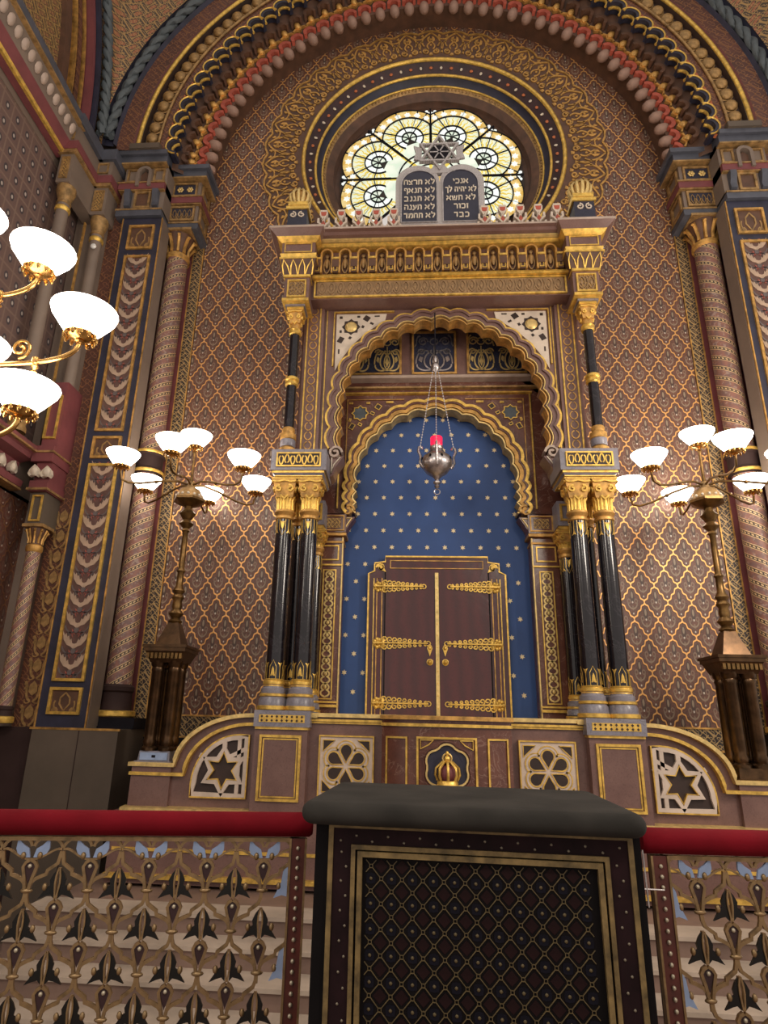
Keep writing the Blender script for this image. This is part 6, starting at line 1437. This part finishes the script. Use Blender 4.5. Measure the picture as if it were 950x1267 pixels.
col_me = MB().ball((0, 0, 0), 0.022, (1.05, 0.5, 0.42), 10, 6).mesh('collar', 'lattice_bronze', 60)
def leafm(f):
    m = MB().prism([(lu(f * a), lv(b)) for a, b in [(6, 500), (36, 455), (56, 405), (50, 365), (78, 345), (92, 310), (122, 258), (72, 282), (38, 292), (14, 262), (20, 400)]][::-f], LF0, -0.004, 0.005)
    return m.mesh('leaf', 'leaf_black')
leaf_me = {f: leafm(f) for f in (-1, 1)}
knob_me = MB().ball((0, 0, 0), 0.0125, (0.8, 0.7, 1.1), 8, 5).mesh('knob', 'lattice_bronze', 60)
pearl_me = MB().ball((0, 0, 0), 0.008, (1, 0.8, 1), 8, 5).mesh('pearl', 'stud', 60)
cal_me = MB().prism([(0, lv(240)), (lu(-36), lv(205)), (lu(-34), lv(170)), (0, lv(60)), (lu(34), lv(170)), (lu(36), lv(205))], LF0, -0.004, 0.004).mesh('calyx', 'lectern_maroon')
def bluem(f):
    return MB().prism([(f * a, b) for a, b in [(0.006, 0.0), (0.014, 0.03), (0.034, 0.042), (0.058, 0.066), (0.060, 0.03), (0.05, 0.008), (0.026, 0.0)]][::-f], LF0, -0.004, 0.005).mesh('blue_leaf', 'leaf_blue')
blue_me = {f: bluem(f) for f in (-1, 1)}
topu = MB()
for f in (-1, 1):
    topu.rib([(f * a, b) for a, b in [(lu(12), lv(8)), (lu(20), lv(60)), (lu(42), lv(90)), (lu(80), lv(113)), (lu(118), lv(130)), (lu(122), lv(162)), (lu(185), lv(215)), (W_ * 0.98, H_ * 0.98)]], 0.0125, LF0, -0.006, 0.006)
    topu.rib([(f * a, b) for a, b in [(lu(14), lv(15)), (lu(26), lv(100)), (lu(46), lv(190)), (lu(30), lv(225)), (lu(4), lv(245))]], 0.011, LF0, -0.006, 0.008)
    topu.rib([(f * a, b) for a, b in bez((0.0, 0.105), (0.05, 0.105), (0.075, 0.15), (W_ * 0.98, 0.14), 8)], 0.007, LF0, -0.004, 0.006)
    topu.rib([(f * a, b) for a, b in bez((0.004, 0.15), (0.01, 0.19), (0.09, 0.195), (W_, 0.145), 8)], 0.010, LF0, -0.006, 0.006)
topu_me = topu.mesh('top_scrollwork', 'lattice_bronze')
half_me = {f: MB().prism([(f * a, b) for a, b in [(0.0, 0.09), (0.018, 0.06), (0.024, 0.02), (0.05, -0.03), (0.02, -0.02), (0.0, -0.025)]][::-f], LF0, -0.004, 0.005).mesh('blue_leaf', 'leaf_blue') for f in (-1, 1)}
def railing(label, end, direction, length, zc, phase, sgn, nrow=5):
    """end = (x,y) of the post beside the lectern; direction = unit vector along the rail away from it"""
    ang = math.atan2(direction[1], direction[0]); 
    rz = ang if sgn > 0 else ang - PI     # local +x runs to picture right
    t = thing('lattice_railing', label, 'railing', (end[0], end[1], FLOOR), 'lattice railings beside the lectern')
    t.rotation_euler = (0, 0, rz)
    def lp(name, me, u, z, parent=t, dy=0.0, base=(0, 0)):
        o = bpy.data.objects.new(name, me); COL.objects.link(o); o.parent = parent
        o.location = (u - base[0], dy, z - FLOOR if parent is t else z - base[1]); return o
    x0, x1 = (-length, 0.0) if sgn < 0 else (0.0, length)
    # post with studs
    pw = 0.03
    po = lp('post', MB().box(-pw, pw, -0.02, 0.02, FLOOR, -0.436).mesh('post', 'post_red'), 0, FLOOR); po.data.transform(Matrix.Translation((0, 0, -FLOOR)))
    for i in range(20):
        o = lp('stud', pearl_me, 0, 0, po); o.location = (0, -0.024, -0.47 - i * 0.0345 - FLOOR)
    for e in (-1, 1):
        o = lp('post_edge', MB().box(e * pw - 0.004, e * pw + 0.004, -0.024, 0.0, FLOOR, -0.436).mesh('post_edge', 'lattice_bronze'), 0, 0, po); o.location = (0, 0, -FLOOR)
    bb_ = lp('top_bar', MB().box(x0, x1, -0.012, 0.012, -0.45, -0.436).mesh('top_bar', 'lattice_bronze'), 0, 0); bb_.location = (0, 0, -FLOOR)
    lo = pw + 0.005; z00 = -0.62
    n = int(length / (2 * W_)) + 2
    for r in range(nrow):
        z = z00 - r * H_
        for i in range(n):
            u = sgn * (phase + i * 2 * W_ + (W_ if r % 2 else 0))
            if abs(u) > length - 0.05 or abs(u) < lo + 0.01: continue
            if sgn * u < lo: continue
            near = (sgn * u - W_ < lo - 0.02)
            if r == 0:
                lp('top_scrollwork', topu_me, u, z)
                for f in (-1, 1):
                    lp('blue_leaf', blue_me[f], u, z + 0.112); k = lp('knob', knob_me, u + f * 0.03, z + 0.118, dy=-0.006)
            else:
                un_ = lp('scrollwork', unit_me, u, z)
                for f in (-1, 1):
                    lp('leaf', leaf_me[f], u, z); lp('knob', knob_me, u + f * lu(84), z + lv(352), dy=-0.004)
            lp('calyx', cal_me, u, z); lp('pearl', pearl_me, u, z + lv(195), dy=-0.006); lp('collar', col_me, u, z)
        if (r % 2) == 1:
            lp('blue_leaf', half_me[sgn], sgn * lo, z + 0.14); lp('knob', knob_me, sgn * (lo + 0.032), z + 0.15)
    # velvet rail on top: its own thing
    return t, rz
dl = Vector((-1.15, -0.2165)).normalized(); dr_ = Vector((1.0, 0.066)).normalized()
tl, rzl = railing('bronze scroll lattice with black leaves under the left red rail', (-0.845, -4.215), dl, 2.1, -0.39, 0.13, -1)
tr, rzr = railing('bronze scroll lattice with black leaves right of the lectern', (0.515, -4.285), dr_, 1.1, -0.39, 0.135, 1)
def velvet_rail(label, p, rz, x0, x1):
    m = MB(); n = 16; pts = [(0.0, 0.048 * cos(2 * PI * k / n), 0.045 * sin(2 * PI * k / n)) for k in range(n)]
    st_ = [x0, x0 + 0.012] + [x0 + 0.012 + (x1 - x0 - 0.024) * k / 14 for k in range(1, 14)] + [x1 - 0.012, x1]
    vs = []; fs = []
    for j, xx in enumerate(st_):
        k = 0.8 if j in (0, len(st_) - 1) else 1.0
        vs += [(xx, q[1] * k, q[2] * k) for q in pts]
    for j in range(len(st_) - 1):
        for i in range(n): fs.append((j * n + i, j * n + (i + 1) % n, (j + 1) * n + (i + 1) % n, (j + 1) * n + i))
    fs += [tuple(range(n))[::-1], tuple(range((len(st_) - 1) * n, len(st_) * n))]
    m.add(vs, fs); o = solo('velvet_handrail', m, 'red_velvet', label, 'handrail', 50, 'red velvet handrails', loc=(p[0], p[1], -0.388)); o.rotation_euler = (0, 0, rz)
velvet_rail('long red velvet handrail on the lattice left of the lectern', (-0.845, -4.215), rzl, -2.1, 0.055)
velvet_rail('short red velvet handrail on the lattice right of the lectern', (0.515, -4.285), rzr, -0.06, 1.1)

# ================================================================== lectern
lc = thing('lectern', 'black lectern with gold-framed tracery front and grey velvet cushion top', 'lectern', (-0.217, -4.755, FLOOR))
lc.rotation_euler = (0, 0, math.radians(-3.2))
def lq(name, mb, mat, smooth=None, parent=lc, label=None):
    o = bpy.data.objects.new(name, mb.mesh(name, mat, smooth)); COL.objects.link(o); o.parent = parent
    o.location = (0, 0, -FLOOR) if parent is lc else (0, 0, 0)
    if label: o['label'] = label
    return o
def lp2(name, me, x, y, z, parent):
    o = bpy.data.objects.new(name, me); COL.objects.link(o); o.parent = parent; o.location = (x, y, z); return o
FYL = 0.06
lq('body', MB().box(-0.505, 0.53, FYL, 0.72, FLOOR, -0.305), 'lectern_black')
# cushion: rounded slab
def rslab(x0, x1, y0, y1, z0, z1, r, n=5):
    m = MB(); rows = []
    for k in range(2 * n + 1):
        a = -PI / 2 + PI * k / (2 * n); ins = r * (1 - cos(a)); zz = (z0 + z1) / 2 + (z1 - z0) / 2 * sin(a)
        loop = []
        for (cx, cy, b) in ((x0, y0, PI), (x1, y0, 1.5 * PI), (x1, y1, 0), (x0, y1, 0.5 * PI)):
            rc = 0.06; ox = cx + (rc if cx == x0 else -rc); oy = cy + (rc if cy == y0 else -rc)
            for j in range(5): q = b + PI / 2 * j / 4; loop.append((ox + (rc - ins) * cos(q), oy + (rc - ins) * sin(q), zz))
        rows.append(loop)
    L_ = len(rows[0]); m.add([p for r_ in rows for p in r_], [(i * L_ + j, i * L_ + (j + 1) % L_, (i + 1) * L_ + (j + 1) % L_, (i + 1) * L_ + j) for i in range(len(rows) - 1) for j in range(L_)] + [tuple(range(L_))[::-1], tuple(range((len(rows) - 1) * L_, len(rows) * L_))])
    return m
lq('cushion', rslab(-0.55, 0.545, -0.03, 0.79, -0.315, -0.245, 0.035), 'grey_velvet', 50)
ZB = -1.9
def lframe(nm, x0, x1, z1, wd, t, mat): return lq(nm, MB().frame(x0, x1, ZB, z1, wd, FYL, t), mat)
lframe('outer_gold_strip', -0.46, 0.505, -0.312, 0.016, 0.012, 'shaded_gold')
bd_ = lq('stud_border', MB().frame(-0.444, 0.489, ZB + 0.02, -0.328, 0.06, FYL, 0.006), 'lectern_border')
lframe('gold_frame', -0.384, 0.429, -0.376, 0.014, 0.016, 'shaded_gold'); lframe('inner_gold_frame', -0.362, 0.407, -0.394, 0.016, 0.022, 'shaded_gold')
pnl = lq('tracery_panel', MB().box(-0.35, 0.395, FYL - 0.004, FYL, ZB, -0.405), 'lectern_black')
sm = MB().ball((0, 0, 0), 0.0045, (1, 0.7, 1), 6, 4).mesh('stud', 'lectern_stud', 60)
for i in range(18):
    lp2('stud', sm, -0.42 + i * 0.052, FYL - 0.008, -0.35 if i % 2 else -0.366, bd_)
for i in range(14):
    for x in (-0.412, 0.455): lp2('stud', sm, x + (0.012 if i % 2 else -0.004), FYL - 0.008, -0.40 - i * 0.042, bd_)
dx, dz = 0.0668, 0.0355
nd = MB(); N0 = lambda u, v, h: (u, -h, v)
nd.rib([(-0.0065, 0), (0, -0.0065), (0.0065, 0), (0, 0.0065)], 0.003, N0, 0, 0.004, True) if False else nd.rib([(-0.005, -0.005), (0.005, -0.005), (0.005, 0.005), (-0.005, 0.005)], 0.003, N0, 0, 0.004, True)
for a in (-1, 1):
    for b in (-1, 1): nd.rib([(a * 0.005, b * 0.005), (a * dx / 4, b * dz / 2)], 0.0026, N0, 0, 0.0035)
nd_me = nd.mesh('tracery', 'dim_gold')
fl1 = MB().prism(starpoly(4, 0.019, 0.016, PI / 4), N0, 0, 0.002)
cell_me = {0: fl1.mesh('cell', 'lectern_navy'), 1: MB().prism(starpoly(4, 0.021, 0.015, 0), N0, 0, 0.002).mesh('cell', 'lectern_cell')}
dot_me = MB().ball((0, 0, 0), 0.0055, (1, 0.6, 1), 6, 4).mesh('boss', 'dim_gold', 60)
for r in range(16):
    z = -0.437 - r * dz
    for i in range(11):
        x = -0.318 + i * dx + (dx / 2 if r % 2 else 0)
        if x > 0.375: continue
        lp2('tracery', nd_me, x, FYL - 0.004, z, pnl)
        if r % 2 == 0:
            lp2('cell', cell_me[0], x, FYL - 0.004, z - dz, pnl); lp2('boss', dot_me, x, FYL - 0.007, z - dz, pnl)
            if x + dx / 2 < 0.38: lp2('cell', cell_me[1], x + dx / 2, FYL - 0.004, z, pnl)
hk = lq('side_hook', MB().tube([(0.545, 0.1, -0.36), (0.548, 0.1, -0.52)], 0.003, 5).tube([(0.535, 0.1, -0.47), (0.60, 0.1, -0.47)], 0.0025, 5), 'silver', 60)

# ================================================================== raise everything so that the floor lies at z = 0
for o in ALLTOP:
    o.location.z += EYE
